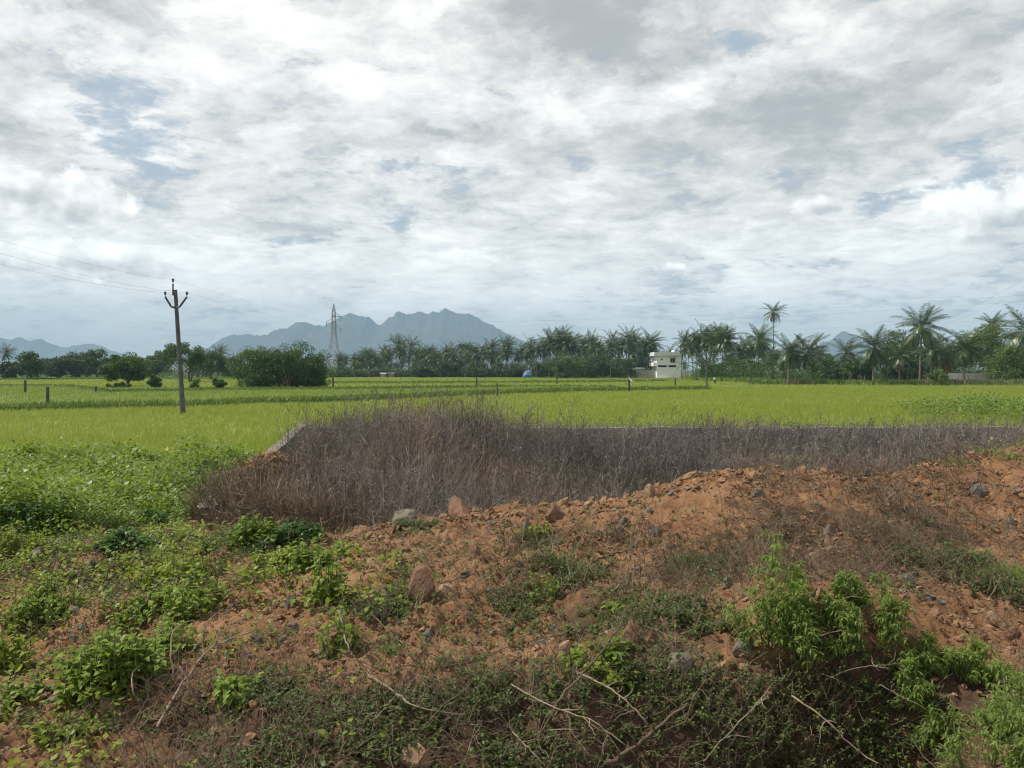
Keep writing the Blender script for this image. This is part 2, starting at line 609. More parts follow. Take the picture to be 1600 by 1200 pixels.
M['concrete'] = roughmat('concrete', (0.20, 0.195, 0.185), (0.30, 0.29, 0.275), 3.0, bump=0.2)
M['pole'] = roughmat('pole', (0.070, 0.070, 0.075), (0.115, 0.115, 0.120), 2.0, bump=0.1)
M['wall_cement'] = roughmat('wall_cement', (0.13, 0.115, 0.095), (0.22, 0.195, 0.16), 2.5, bump=0.3)
M['post'] = roughmat('post', (0.06, 0.055, 0.05), (0.11, 0.10, 0.09), 3.0, bump=0.1)
M['iron'] = roughmat('iron', (0.05, 0.052, 0.07), (0.085, 0.085, 0.10), 5.0, rough=0.6, bump=0)
M['porcelain'] = roughmat('porcelain', (0.10, 0.05, 0.04), (0.16, 0.08, 0.06), 5.0, rough=0.3, bump=0)
M['steel'] = roughmat('steel', (0.28, 0.29, 0.30), (0.36, 0.37, 0.38), 1.0, rough=0.55, bump=0, metal=0.4)
M['wire'] = roughmat('wire', (0.34, 0.35, 0.36), (0.42, 0.43, 0.44), 1.0, rough=0.5, bump=0)
M['whitewash'] = roughmat('whitewash', (0.78, 0.83, 0.85), (0.85, 0.89, 0.91), 0.6, bump=0)
M['roof_slab'] = roughmat('roof_slab', (0.60, 0.66, 0.65), (0.70, 0.75, 0.74), 0.8, bump=0)
M['dark_gap'] = roughmat('dark_gap', (0.02, 0.02, 0.022), (0.04, 0.04, 0.045), 2.0, bump=0)
M['glass_dark'] = roughmat('glass_dark', (0.025, 0.03, 0.032), (0.04, 0.045, 0.05), 2.0, rough=0.15, bump=0, spec=0.5)
M['boundary_wall'] = roughmat('boundary_wall', (0.30, 0.30, 0.29), (0.40, 0.39, 0.37), 0.5, bump=0)
M['pale_wall'] = roughmat('pale_wall', (0.62, 0.59, 0.57), (0.74, 0.71, 0.68), 0.4, bump=0)
M['tin'] = roughmat('tin', (0.22, 0.24, 0.26), (0.34, 0.36, 0.38), 0.8, rough=0.5, bump=0)
M['tarp'] = roughmat('tarp', (0.03, 0.10, 0.30), (0.06, 0.17, 0.42), 1.0, rough=0.5, bump=0)
M['tarp_pale'] = roughmat('tarp_pale', (0.45, 0.55, 0.65), (0.55, 0.62, 0.70), 1.0, rough=0.5, bump=0)
M['skin'] = roughmat('skin', (0.13, 0.07, 0.045), (0.16, 0.085, 0.055), 5.0, bump=0)
M['shirt'] = roughmat('shirt', (0.70, 0.72, 0.74), (0.78, 0.80, 0.82), 5.0, bump=0)
M['trousers'] = roughmat('trousers', (0.04, 0.045, 0.06), (0.07, 0.075, 0.09), 5.0, bump=0)
M['hair'] = roughmat('hair', (0.01, 0.01, 0.01), (0.02, 0.02, 0.02), 5.0, bump=0)
M['stake'] = roughmat('stake', (0.13, 0.105, 0.085), (0.24, 0.20, 0.165), 2.0, bump=0, island=0.5)
M['stone_red'] = roughmat('stone_red', (0.135, 0.075, 0.052), (0.23, 0.135, 0.092), 7.0, bump=1.0, bscale=42, objvar=0.35)
M['stone_tan'] = roughmat('stone_tan', (0.19, 0.115, 0.07), (0.34, 0.24, 0.16), 8.0, bump=1.0, bscale=42, objvar=0.35)
M['stone_grey'] = roughmat('stone_grey', (0.10, 0.09, 0.072), (0.21, 0.19, 0.155), 9.0, bump=1.0, bscale=42, objvar=0.35)
M['stone_dark'] = roughmat('stone_dark', (0.075, 0.068, 0.062), (0.15, 0.135, 0.122), 9.0, bump=1.0, bscale=42, objvar=0.35)
M['stone_white'] = roughmat('stone_white', (0.50, 0.48, 0.45), (0.64, 0.62, 0.59), 6.0, bump=0.4, bscale=35)
M['clod'] = roughmat('clod', (0.17, 0.092, 0.050), (0.26, 0.160, 0.098), 3.0, bump=0.5, bscale=60, island=0.55)

# ------------------------------------------------------------------ near terrain: surveyed heights + rubble noise
SUR = []          # photo pixel, photo pixel, metres ahead
for row in ([(1200, [(-150, 4.5), (0, 4.3), (200, 4.12), (400, 4.05), (650, 4.12), (800, 4.17), (1000, 4.22), (1120, 4.32), (1220, 4.52), (1350, 4.58), (1450, 4.42), (1530, 3.8), (1600, 3.5)]),
             (1090, [(-100, 5.2), (0, 5.0), (300, 4.8), (600, 4.5), (900, 4.4), (1100, 4.42), (1220, 4.66), (1350, 4.70), (1460, 4.60), (1600, 4.35)]),
             (1000, [(-80, 6.2), (0, 6.0), (300, 5.6), (600, 5.2), (900, 5.1), (1150, 5.0), (1240, 4.82), (1350, 4.78), (1450, 4.9), (1600, 5.2)]),
             (900, [(-60, 8.2), (0, 8.0), (250, 7.3), (500, 6.6), (800, 6.3), (1100, 6.25), (1350, 6.1), (1600, 6.3), (1700, 6.4)]),
             (850, [(-60, 9.7), (0, 9.5), (250, 8.7), (500, 7.7), (800, 7.2), (1100, 6.95), (1600, 7.1)]),
             (800, [(1050, 7.8), (1150, 7.7), (1300, 7.7), (1500, 7.8)])]):
    SUR += [(*px(x, row[0], d),) for x, d in row[1]]
CREST = [(330, 838, 9.2), (430, 848, 8.6), (560, 840, 8.4), (640, 824, 8.5), (720, 813, 8.6), (830, 801, 8.6), (890, 783, 8.7), (960, 797, 8.45),
         (1000, 773, 8.6), (1060, 753, 8.6), (1150, 741, 8.7), (1230, 747, 8.7), (1330, 751, 8.9), (1440, 731, 9.3), (1560, 713, 9.8), (1680, 700, 10.2)]
SUR += [(*px(*c),) for c in CREST]
for c in CREST[2:]:
    p = px(*c)
    SUR.append((p[0] * 1.17, p[1] * 1.17, p[2] - 0.42))
    SUR.append((p[0] * 1.38, p[1] * 1.38, -0.35 if c[0] < 1250 else 0.1))
SUR += [(-7.6, 11.5, 0.12), (-5.6, 11.0, 0.25), (-4.6, 12.2, 0.0), (-8.5, 15, 0.0), (-11, 19, -0.05), (-7, 18, -0.05), (-14, 24, -0.3), (-9, 24, -0.3),
        (-10, 30, -0.5), (-20, 30, -0.55), (-4, 28, -0.5), (4, 28, -0.5), (12, 28, -0.5), (20, 28, -0.5), (2, 17, -0.4), (8, 18, -0.35), (14, 18, -0.1),
        (14, 14, 0.3), (5, 14, -0.4), (-13, 12, 0.15), (-13, 7, 0.3), (-13, 3, 0.5), (12, 5, 0.9), (14, 9, 1.2), (20, 12, 0.8), (10, 2.5, 0.7),
        (-3, 2.2, 0.55), (0, 2.2, 0.5), (3, 2.3, 0.5), (6, 2.2, 0.6), (-7, 2.2, 0.6), (0, 0.6, 0.9), (-8, 0.6, 0.9), (8, 0.6, 0.9), (0, -4, 0.95), (-12, -4, 0.95), (12, -4, 0.95), (18, -3, 0.95)]
SUR = np.array(SUR)
# repeats from very close points are merged by the smoothing term


def _phi(r2):
    return 0.5 * r2 * np.log(r2 + 1e-12)


_n = len(SUR)
_K = _phi(((SUR[:, None, :2] - SUR[None, :, :2]) ** 2).sum(-1)) + np.eye(_n) * 0.02
_Pm = np.c_[np.ones(_n), SUR[:, :2]]
_A = np.block([[_K, _Pm], [_Pm.T, np.zeros((3, 3))]])
_W = np.linalg.solve(_A, np.r_[SUR[:, 2], 0, 0, 0])


def base_h(x, y):
    x, y = np.asarray(x, float), np.asarray(y, float)
    sh = x.shape
    x, y = x.ravel(), y.ravel()
    z = _W[_n] + _W[_n + 1] * x + _W[_n + 2] * y
    for i in range(_n):
        z = z + _W[i] * _phi((x - SUR[i, 0]) ** 2 + (y - SUR[i, 1]) ** 2)
    return z.reshape(sh)


def sstep(a, b_, v):
    t = np.clip((v - a) / (b_ - a), 0, 1)
    return t * t * (3 - 2 * t)


def terrain(x, y, rough=True):
    x, y = np.asarray(x, float), np.asarray(y, float)
    z = base_h(x, y)
    # heap inside the walled plot
    z = z + 0.95 * np.exp(-((x + 2.3) / np.where(x < -2.3, 3.3, 5.6)) ** 2 - ((y - 18.5) / 3.2) ** 2)
    z = z + 0.42 * np.exp(-((x + 5.3) / 0.6) ** 2 - ((y - 17.3) / 0.8) ** 2)
    far = sstep(24, 31, y) + sstep(20, 26, x) + sstep(-16, -22, x)
    z = z * (1 - np.clip(far, 0, 1)) - 0.55 * np.clip(far, 0, 1)
    if rough:
        near = sstep(14, 9, y) * sstep(1.5, 3, y) + np.exp(-((x + 5.3) / 0.9) ** 4 - ((y - 17.0) / 1.4) ** 4)
        lump = (fbm(x * 1.4, y * 1.4, 3) - 0.5) * 0.24
        lump = lump + (fbm(x * 5 + 3, y * 5, 3) - 0.5) * 0.13
        n = fbm(x * 13 + 1, y * 13, 3)
        lump = lump + (np.abs(n * 2 - 1) - 0.25) * -0.075
        lump = lump + (fbm(x * 34, y * 34 + 7, 2) - 0.5) * 0.036
        z = z + lump * (0.15 + 0.85 * near)
    return z


def spaced(parts):
    r = [parts[0][0]]
    for a, b_, s0, s1 in parts:
        v = a
        while v < b_:
            v += s0 + (s1 - s0) * (v - a) / (b_ - a)
            r.append(v)
    return np.array(r)


gx = spaced([(-24, -7, 0.5, 0.05), (-7, -4, 0.05, 0.022), (-4, 4.4, 0.022, 0.022), (4.4, 7.5, 0.022, 0.05), (7.5, 28, 0.05, 0.5)])
gy = spaced([(-8, 2.4, 0.5, 0.06), (2.4, 3.4, 0.05, 0.018), (3.4, 7, 0.018, 0.026), (7, 11, 0.026, 0.06), (11, 34, 0.06, 0.3)])
GX, GY = np.meshgrid(gx, gy)
GZ = terrain(GX, GY)
mb = MB()
ii = np.arange(GX.size).reshape(GX.shape)
mb.add(np.stack([GX, GY, GZ], -1), np.stack([ii[:-1, :-1], ii[:-1, 1:], ii[1:, 1:], ii[1:, :-1]], -1).reshape(-1, 4))
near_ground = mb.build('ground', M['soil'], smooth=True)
tag(near_ground, kind='structure', label='heap of orange earth and rubble beside a ditch')


def litter_shade_at(x, y):
    """0 bare orange earth .. 1 brown earth: litter, plus shade painted in low down"""
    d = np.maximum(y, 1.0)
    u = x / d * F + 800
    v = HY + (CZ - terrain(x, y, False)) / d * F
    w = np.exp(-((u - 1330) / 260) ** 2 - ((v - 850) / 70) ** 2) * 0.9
    w = w + sstep(1010, 1120, v) * sstep(100, 420, u) * 0.95  # shade along the foot of the slope, painted in as dark earth
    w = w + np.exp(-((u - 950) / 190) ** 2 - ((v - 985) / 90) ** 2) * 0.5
    w = w + np.exp(-((u - 1330) / 190) ** 2 - ((v - 1110) / 110) ** 2) * 1.2  # dark bank soil, deepened to paint in the shade of the hollow
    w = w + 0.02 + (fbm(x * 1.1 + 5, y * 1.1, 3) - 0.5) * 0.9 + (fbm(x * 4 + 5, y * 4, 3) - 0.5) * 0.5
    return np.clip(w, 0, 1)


lz = litter_shade_at(GX, GY)
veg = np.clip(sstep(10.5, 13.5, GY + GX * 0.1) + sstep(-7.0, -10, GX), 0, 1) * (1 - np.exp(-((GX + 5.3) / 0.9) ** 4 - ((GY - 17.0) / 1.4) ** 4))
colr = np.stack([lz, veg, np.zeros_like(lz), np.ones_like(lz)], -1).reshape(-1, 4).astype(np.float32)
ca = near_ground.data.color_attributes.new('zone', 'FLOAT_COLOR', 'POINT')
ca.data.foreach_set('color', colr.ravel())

# the plain: one sheet to the horizon
mb = MB()
mb.add([(-9000, -300, -0.72), (9000, -300, -0.72), (9000, 9000, -0.72), (-9000, 9000, -0.72)], [(0, 1, 2, 3)])
tag(mb.build('plain', M['plain']), kind='structure', label='flat green plain reaching to the hills')

_ds = np.concatenate([np.arange(2.6, 12, 0.02), np.arange(12, 34, 0.1)])


def ground(x, y):
    """where the sight line through photo pixel (x, y) meets the near terrain"""
    X = (x - 800.0) / F * _ds
    Z = CZ - (y - HY) / F * _ds
    T = terrain(X, _ds)
    k = np.argmax(T >= Z)
    if T[k] < Z[k]:
        k = len(_ds) - 1
    return np.array([X[k], _ds[k], T[k]])


# ------------------------------------------------------------------ hills
def ridge(prof, Y, depth, seed, label, hscale=1.0):
    prof = np.array(prof, float)
    X = (prof[:, 0] - 800) / F * Y
    H = (HY - prof[:, 1]) / F * Y + CZ
    xs = np.linspace(X[0], X[-1], 420)
    ys = np.linspace(-depth, depth, 81)
    h = np.interp(xs, X, H)
    h = h + (fbm(xs / 55 + seed, xs * 0 + seed, 3) - 0.5) * 0.05 * h.max()
    gx, gy = np.meshgrid(xs, ys)
    f = 1 - np.abs(gy) / depth
    er = fbm(gx / 260 + seed, gy / 420, 4)
    h = h + (fbm(xs / 17 + seed, xs * 0 + 3, 2) - 0.5) * 0.03 * h.max()
    z = h[None] * np.clip(f ** (0.75 + 0.9 * er), 0, 1)
    z = z * (1 - (0.35 * (1 - f)) * (fbm(gx / 120, gy / 300 + seed, 3)))
    z = np.maximum(z, 0) - 3
    gxs = gx + (fbm(gx / 300, gy / 300 + 3, 2) - 0.5) * 160 * (1 - f)
    mb = MB()
    ii = np.arange(gx.size).reshape(gx.shape)
    mb.add(np.stack([gxs, gy + Y, z], -1), np.stack([ii[:-1, :-1], ii[:-1, 1:], ii[1:, 1:], ii[1:, :-1]], -1).reshape(-1, 4))
    return tag(mb.build('hill', M['hill'], smooth=True), label=label, kind='structure')


ridge([(285, 576), (310, 560), (327, 545), (345, 530), (360, 522), (375, 525), (385, 522), (400, 524), (415, 523), (435, 514), (447, 514), (457, 506), (469, 502), (480, 502),
       (490, 507), (507, 509), (520, 502), (532, 494), (547, 489), (560, 493), (575, 495), (585, 504), (592, 509), (600, 504), (607, 496), (616, 494),
       (618, 487), (625, 487), (634, 491), (650, 489), (652, 486), (662, 488), (669, 491), (677, 485), (685, 487), (697, 481), (710, 487), (727, 489),
       (742, 495), (757, 502), (772, 507), (785, 517), (800, 524), (825, 536), (850, 548), (890, 562), (930, 576)], 5200, 1000, 3.0,
      'long jagged blue mountain ridge behind the transmission tower')
ridge([(-160, 560), (-110, 530), (-60, 518), (-20, 522), (0, 527), (15, 531), (30, 526), (45, 532), (65, 529), (80, 536), (95, 542), (110, 541), (138, 535), (160, 541), (175, 547),
       (205, 556), (250, 570)], 5700, 700, 11.0, 'low pale blue peaks at the left end of the horizon')
ridge([(1235, 574), (1260, 550), (1282, 534), (1300, 529), (1310, 520), (1319, 516), (1330, 521), (1340, 528), (1365, 543), (1400, 560), (1430, 574)], 5200, 700, 23.0,
      'small conical blue hill seen between the palms on the right')

#PART2
# ------------------------------------------------------------------ paddy fields (uncountable blades: stuff)
def bund_line(pts):
    """polyline of photo pixels lying on the paddy level -> world points"""
    return np.array([px(x, y, dist_on(y, 0.0)) for x, y in pts])


B1 = bund_line([(-260, 645), (0, 637), (130, 634), (285, 631), (430, 626), (560, 622), (680, 617), (800, 612), (955, 608.5), (1105, 606)])
PLOT = np.array([(-4.75, 12.2), (-6.2, 20.0), (-8.2, 31.0), (22.0, 31.2)])      # low wall round the brush plot
WSLOPE = (PLOT[2, 0] - PLOT[0, 0]) / (PLOT[2, 1] - PLOT[0, 1])


def d_bund(u):
    """distance of the first bund along heading u = x/y (far value where there is none)"""
    bu = B1[:, 0] / B1[:, 1]
    r = np.interp(u, bu, B1[:, 1])
    return np.where(u > bu[-1], 118.0, r)


def edge_near(u):
    """where the near paddy begins along heading u"""
    xl = u * 31.2
    left = 21.5 + 3.0 * (fbm(u * 6 + 3, u * 0 + 2, 3) - 0.3)
    return np.where(xl < PLOT[2, 0] + 0.15, left, 31.55)


def field(name, label, mat, dmin, dmax, dens, h, z0, wscale, umin=-0.75, umax=0.75, seed=1):
    """blades standing on a soft canopy sheet; dens(d) blades per square metre"""
    r = np.random.default_rng(seed)
    mb = MB()
    us = np.linspace(umin, umax, 61)
    d0, d1 = dmin(us), dmax(us)
    t = np.linspace(0, 1, 40)[:, None] ** 1.6
    D = d0[None] * (1 - t) + d1[None] * t
    X = us[None] * D
    Z = z0 - h * 0.55 + 0.10 * (fbm(X * 0.6, D * 0.6, 3) - 0.5)
    ii = np.arange(D.size).reshape(D.shape)
    mb.add(np.stack([X, D, Z], -1), np.stack([ii[:-1, :-1], ii[:-1, 1:], ii[1:, 1:], ii[1:, :-1]], -1).reshape(-1, 4))
    lo, hi = float(d0.min()), float(d1.max())
    edges = np.geomspace(lo, hi, 9)
    for a, e in zip(edges[:-1], edges[1:]):
        n = int(dens((a + e) / 2) * (umax - umin) * (e * e - a * a) / 2)
        u = r.uniform(umin, umax, n)
        d = np.sqrt(r.uniform(a * a, e * e, n))
        ok = (d > dmin(u)) & (d < dmax(u))
        u, d = u[ok], d[ok]
        n = len(u)
        x = u * d
        w = np.maximum(0.010, d * 0.00065) * wscale * r.uniform(0.7, 1.4, n)
        hh = h * r.uniform(0.75, 1.12, n) * (0.86 + 0.28 * fbm(x * 0.25, d * 0.12, 3))
        lean = r.normal(size=(n, 2)) * 0.22 + np.array([0.10, 0.02])
        base = np.stack([x, d, np.full(n, z0 - h)], -1)
        dirv = unit(np.stack([lean[:, 0], lean[:, 1], np.ones(n)], -1))
        side = np.stack([np.ones(n), r.normal(size=n) * 0.4, np.zeros(n)], -1)
        side = unit(side)
        V = np.stack([base + side * w[:, None] * 0.4, base - side * w[:, None] * 0.4,
                      base + dirv * (hh * 0.6)[:, None] - side * w[:, None] * 0.5, base + dirv * hh[:, None] + np.stack([lean[:, 0] * hh * 0.5, lean[:, 1] * hh * 0.4, 0 * hh], -1),
                      base + dirv * (hh * 0.6)[:, None] + side * w[:, None] * 0.5], 1).reshape(-1, 3)
        o = np.arange(n)[:, None] * 5
        mb.v.append(V)
        mb.f += [o + np.array([[0, 1, 2, 4]]) + mb.n, o + np.array([[4, 2, 3]]) + mb.n]
        mb.n += len(V)
    return tag(mb.build(name, mat), label=label, kind='stuff')


field('rice', 'yellow green young rice in the nearest paddy', M['rice'], edge_near, lambda u: d_bund(u) - 0.3,
      lambda d: 110 if d < 34 else (48 if d < 60 else 18), 0.55, 0.0, 1.0, seed=1)
field('rice', 'greener rice in the second strip beyond the weedy bund', M['rice_green'], lambda u: d_bund(u) + 0.9, lambda u: np.full_like(u, 119.0) + 0 * u,
      lambda d: 10, 0.5, 0.02, 1.0, -0.75, 0.30, seed=2)
field('rice', 'pale far rice reaching to the foot of the palms', M['rice'], lambda u: np.full_like(u, 119.5), lambda u: np.where(u > 0.30, 139.0, 262.0 + 0 * u),
      lambda d: 3.2, 0.5, 0.03, 1.2, -0.75, 0.75, seed=3)


def grass_strip(name, label, pts, width, h, n, mat, z=-0.1, clump=1.0, seed=3, wmul=1.0):
    r = np.random.default_rng(seed)
    P = np.array(pts)[:, :2]
    seg = np.linalg.norm(np.diff(P, axis=0), axis=1)
    cs = np.r_[0, np.cumsum(seg)]
    t = r.uniform(0, cs[-1], n)
    cx, cy = np.interp(t, cs, P[:, 0]), np.interp(t, cs, P[:, 1])
    k = 0.55 + 0.9 * fbm(t * 0.35, t * 0 + seed, 3) ** 1.5 * clump
    x = cx + r.normal(size=n) * width * 0.25
    y = cy + r.normal(size=n) * width * 0.35
    hh = h * k * r.uniform(0.5, 1.15, n)
    w = np.maximum(0.02, y * 0.0011) * wmul * r.uniform(0.7, 1.5, n)
    mb = MB()
    d = unit(np.stack([r.normal(size=n) * 0.45, r.normal(size=n) * 0.3, np.ones(n)], -1))
    s = unit(np.stack([np.ones(n), r.normal(size=n) * 0.5, r.normal(size=n) * 0.3], -1))
    zz = z - 0.30 + r.uniform(0, 0.25, n)
    v, q = cards(np.stack([x, y, zz], -1), d, s, hh + 0.18, w * 1.5, 0.55)
    mb.add(v, q)
    # the earth bank below the grass
    L = np.repeat(P, 2, axis=0)
    L[0::2, 1] -= width * 0.5
    L[1::2, 1] += width * 0.5
    top = np.c_[L, np.full(len(L), z)]
    ii = np.arange(len(L)).reshape(-1, 2)
    mb.add(top, np.stack([ii[:-1, 0], ii[1:, 0], ii[1:, 1], ii[:-1, 1]], -1))
    fr = np.r_[top[0::2], top[0::2] + (0, -0.3, -0.7)]
    m_ = len(P)
    i2 = np.arange(m_ - 1)
    mb.add(fr, np.stack([i2 + m_, i2 + m_ + 1, i2 + 1, i2], -1))
    return tag(mb.build(name, mat), label=label, kind='stuff')


grass_strip('bund_grass', 'dark rough grass along the first bund across the paddy', B1, 1.2, 0.27, 9000, M['bund'], 0.05, seed=4)
grass_strip('bund_grass', 'thin dark grass line behind the second rice strip', bund_line([(-200, 603), (0, 602), (110, 603), (165, 610), (300, 608), (520, 606), (640, 605), (800, 603), (960, 604)]), 0.8, 0.20, 3500, M['bund'], 0.05, seed=5)
grass_strip('bund_grass', 'dark earth edge of the raised far paddy in the middle', bund_line([(520, 597.5), (640, 597.5), (775, 597), (870, 596.5), (960, 595.5), (1040, 594.5)]), 1.6, 0.30, 4000, M['bund'], 0.03, seed=6)
grass_strip('bund_grass', 'farthest grassy bund in front of the left tree line', bund_line([(-200, 593), (0, 592.5), (150, 591.5), (330, 591), (520, 590.5)]), 2.0, 0.35, 4000, M['bund'], 0.05, seed=7)
grass_strip('bund_grass', 'low green scrub along the foot of the palm fence', bund_line([(1105, 594), (1180, 596), (1250, 598.5), (1330, 599.5), (1400, 599.5), (1500, 599), (1680, 598.5)]), 3.0, 0.75, 8000, M['weed'], 0.05, seed=8)


# ------------------------------------------------------------------ soft leafy growth
def herb(mb_stem, mb_leaf, x, y, z, h, spread, n_stem, n_leaf, L, W, r, heart=False, droop=0.3, lean=(0.0, 0.0), up_bias=0.3, upright=0.0, top=0.0):
    """one plant: thin stems from a root, leaves set along them"""
    for i in range(n_stem):
        a = r.uniform(0, 2 * pi)
        q = spread * math.sqrt(r.uniform(0.02, 1))
        tip = np.array([x + math.cos(a) * q + lean[0] * h, y + math.sin(a) * q + lean[1] * h, z + h * r.uniform(0.55, 1.08) * (1 - 0.35 * q / max(spread, 1e-3) * (1 - upright))])
        root = np.array([x + math.cos(a) * q * (0.25 + 0.5 * upright), y + math.sin(a) * q * (0.25 + 0.5 * upright), z - 0.03])
        t = np.linspace(0, 1, 5)[:, None]
        path = root + (tip - root) * t + np.array([math.cos(a), math.sin(a), 0]) * (np.sin(t * pi) * 0.06 * h)
        if mb_stem is not None:
            v, f = tubes(path, np.linspace(0.006, 0.0025, 5) * (0.7 + h), 3)
            mb_stem.add(v, f)
        tt = r.uniform(0.12 + 0.3 * top, 1.0, n_leaf) ** 0.8
        b = root + (tip - root) * tt[:, None] + np.array([math.cos(a), math.sin(a), 0]) * (np.sin(tt * pi) * 0.06 * h)[:, None]
        d = unit(rand_like(r, n_leaf) * np.array([1, 1, 0.45]) + np.array([0, 0, up_bias]))
        sz = r.uniform(0.6, 1.15, n_leaf) * (1.05 - 0.35 * tt)
        put_leaves(mb_leaf, b + d * (L * 0.25 * sz)[:, None], d, L * sz, W * sz, fold=0.15, droop=droop * r.uniform(0.5, 1.5), heart=heart)


def rand_like(r, n):
    return unit(r.normal(size=(n, 3)))


def weed_mass(name, label, mat, X, Y, h, n_leaf, L, seed=1, up=0.35, zf=None):
    """uncountable low plants: leaf sprays over the given foot points"""
    r = np.random.default_rng(seed)
    Z = terrain(X, Y, False) if zf is None else zf(X, Y)
    n = len(X)
    b = np.repeat(np.stack([X, Y, Z], -1), n_leaf, 0)
    hh = np.repeat(h, n_leaf)
    t = r.uniform(0.05, 1, len(b))
    q = 0.45 * hh * r.uniform(0.1, 1, len(b)) ** 0.6
    a = r.uniform(0, 2 * pi, len(b))
    b = b + np.stack([np.cos(a) * q, np.sin(a) * q, hh * t * (1 - 0.3 * (q / (0.45 * hh)) ** 2)], -1)
    d = unit(np.stack([np.cos(a) * 0.9, np.sin(a) * 0.9, np.zeros(len(b))], -1) + rand_like(r, len(b)) * 0.6 + np.array([0, 0, up]))
    Ls = L * np.maximum(1.0, b[:, 1] / 14.0) * r.uniform(0.6, 1.25, len(b))
    s = unit(np.cross(d, np.array([0, 0, 1.0]) + rand_like(r, len(b)) * 0.4))
    V, Q = cards(b, d, s, Ls, Ls * 0.62, 0.45)
    mb = MB().add(V, Q)
    return tag(mb.build(name, mat), label=label, kind='stuff')


r = np.random.default_rng(21)
# the weedy corner left of the plot
n = 17000
Y = r.uniform(8.6, 25.0, n) ** 1.0
U = r.uniform(-0.72, -0.14, n)
X = U * Y
edge = PLOT[0, 0] + WSLOPE * (Y - PLOT[0, 1])
cov = fbm(X * 0.55 + 2, Y * 0.55, 3)
keep = (X < edge - 0.5) & (Y < edge_near(U) + 0.6) & (cov > np.interp(Y, [8.6, 10.5, 13], [0.46, 0.30, 0.08]))
keep &= ~((Y < 13.0) & (X > -4.4 - (13 - Y) * 0.25))
X, Y = X[keep], Y[keep]
hs = (0.12 + 0.75 * fbm(X * 0.9, Y * 0.9, 3) ** 2.0) * r.uniform(0.7, 1.3, len(X))
tallw = fbm(X * 1.3 + 8, Y * 1.3, 3) > 0.60
weed_mass('weeds', 'broader leaved darker clumps among the knee high weeds', M['herb'], X[tallw], Y[tallw], hs[tallw] * 1.5 + 0.05, 16, 0.085, 55)
X, Y, hs = X[~tallw], Y[~tallw], hs[~tallw]
weed_mass('weeds', 'mass of knee high green weeds between the paddy and the rubble heap', M['weed'], X, Y, hs, 15, 0.060, 5)
# the green mound in the rice on the right
n = 1500
Y = r.uniform(40, 66, n)
U = r.uniform(0.46, 0.72, n)
X = U * Y
c = np.exp(-((U - 0.585) / 0.085) ** 2 - ((Y - 52) / 9.0) ** 2) + 0.9 * np.exp(-((U - 0.68) / 0.06) ** 2 - ((Y - 45) / 7) ** 2)
keep = c > r.uniform(0.12, 1.0, n)
X, Y, c = X[keep], Y[keep], c[keep]
weed_mass('weeds', 'pale green weedy hump in the rice on the right', M['weed'], X, Y, (0.45 + 0.75 * c) * r.uniform(0.6, 1.2, len(X)), 26, 0.05, 6, zf=lambda x, y: -0.35 + 0 * x)

# ------------------------------------------------------------------ low wall of the plot
wall = thing('low_wall', 'low grey cement wall closing off the plot of dry brush', 'wall', (-8.2, 31.0, -0.5))
mb = MB()


def wall_run(mb, a, e, z0, z1, th):
    a, e = np.array(a, float), np.array(e, float)
    d = (e - a) / np.linalg.norm(e - a)
    nrm = np.array([-d[1], d[0]]) * th / 2
    v = []
    n_ = max(2, int(np.linalg.norm(e - a) / 0.6))
    for i in range(n_ + 1):
        p = a + (e - a) * i / n_
        j = 0.02 * math.sin(i * 1.7) + 0.015 * math.sin(i * 0.6)
        za, zb = (z0[0] + (z0[1] - z0[0]) * i / n_, z1[0] + (z1[1] - z1[0]) * i / n_ + j)
        v += [(*(p - nrm), za), (*(p + nrm), za), (*(p + nrm), zb), (*(p - nrm), zb)]
    f = []
    for i in range(n_):
        o = i * 4
        f += [(o, o + 4, o + 5, o + 1), (o + 1, o + 5, o + 6, o + 2), (o + 2, o + 6, o + 7, o + 3), (o + 3, o + 7, o + 4, o)]
    f += [(0, 1, 2, 3), (n_ * 4 + 3, n_ * 4 + 2, n_ * 4 + 1, n_ * 4)]
    mb.add(v, f)


mb1 = MB()
wall_run(mb1, PLOT[2] + (0.16, 0), PLOT[3] + (6, 0), (-0.75, -0.75), (0.205, 0.205), 0.24)
mb1.build('rear_run', M['boundary_wall'], wall)
mb1 = MB()
wall_run(mb1, PLOT[0], PLOT[2], (-0.75, -0.75), (0.36, 0.36), 0.30)
mb1.build('side_run', M['wall_cement'], wall)


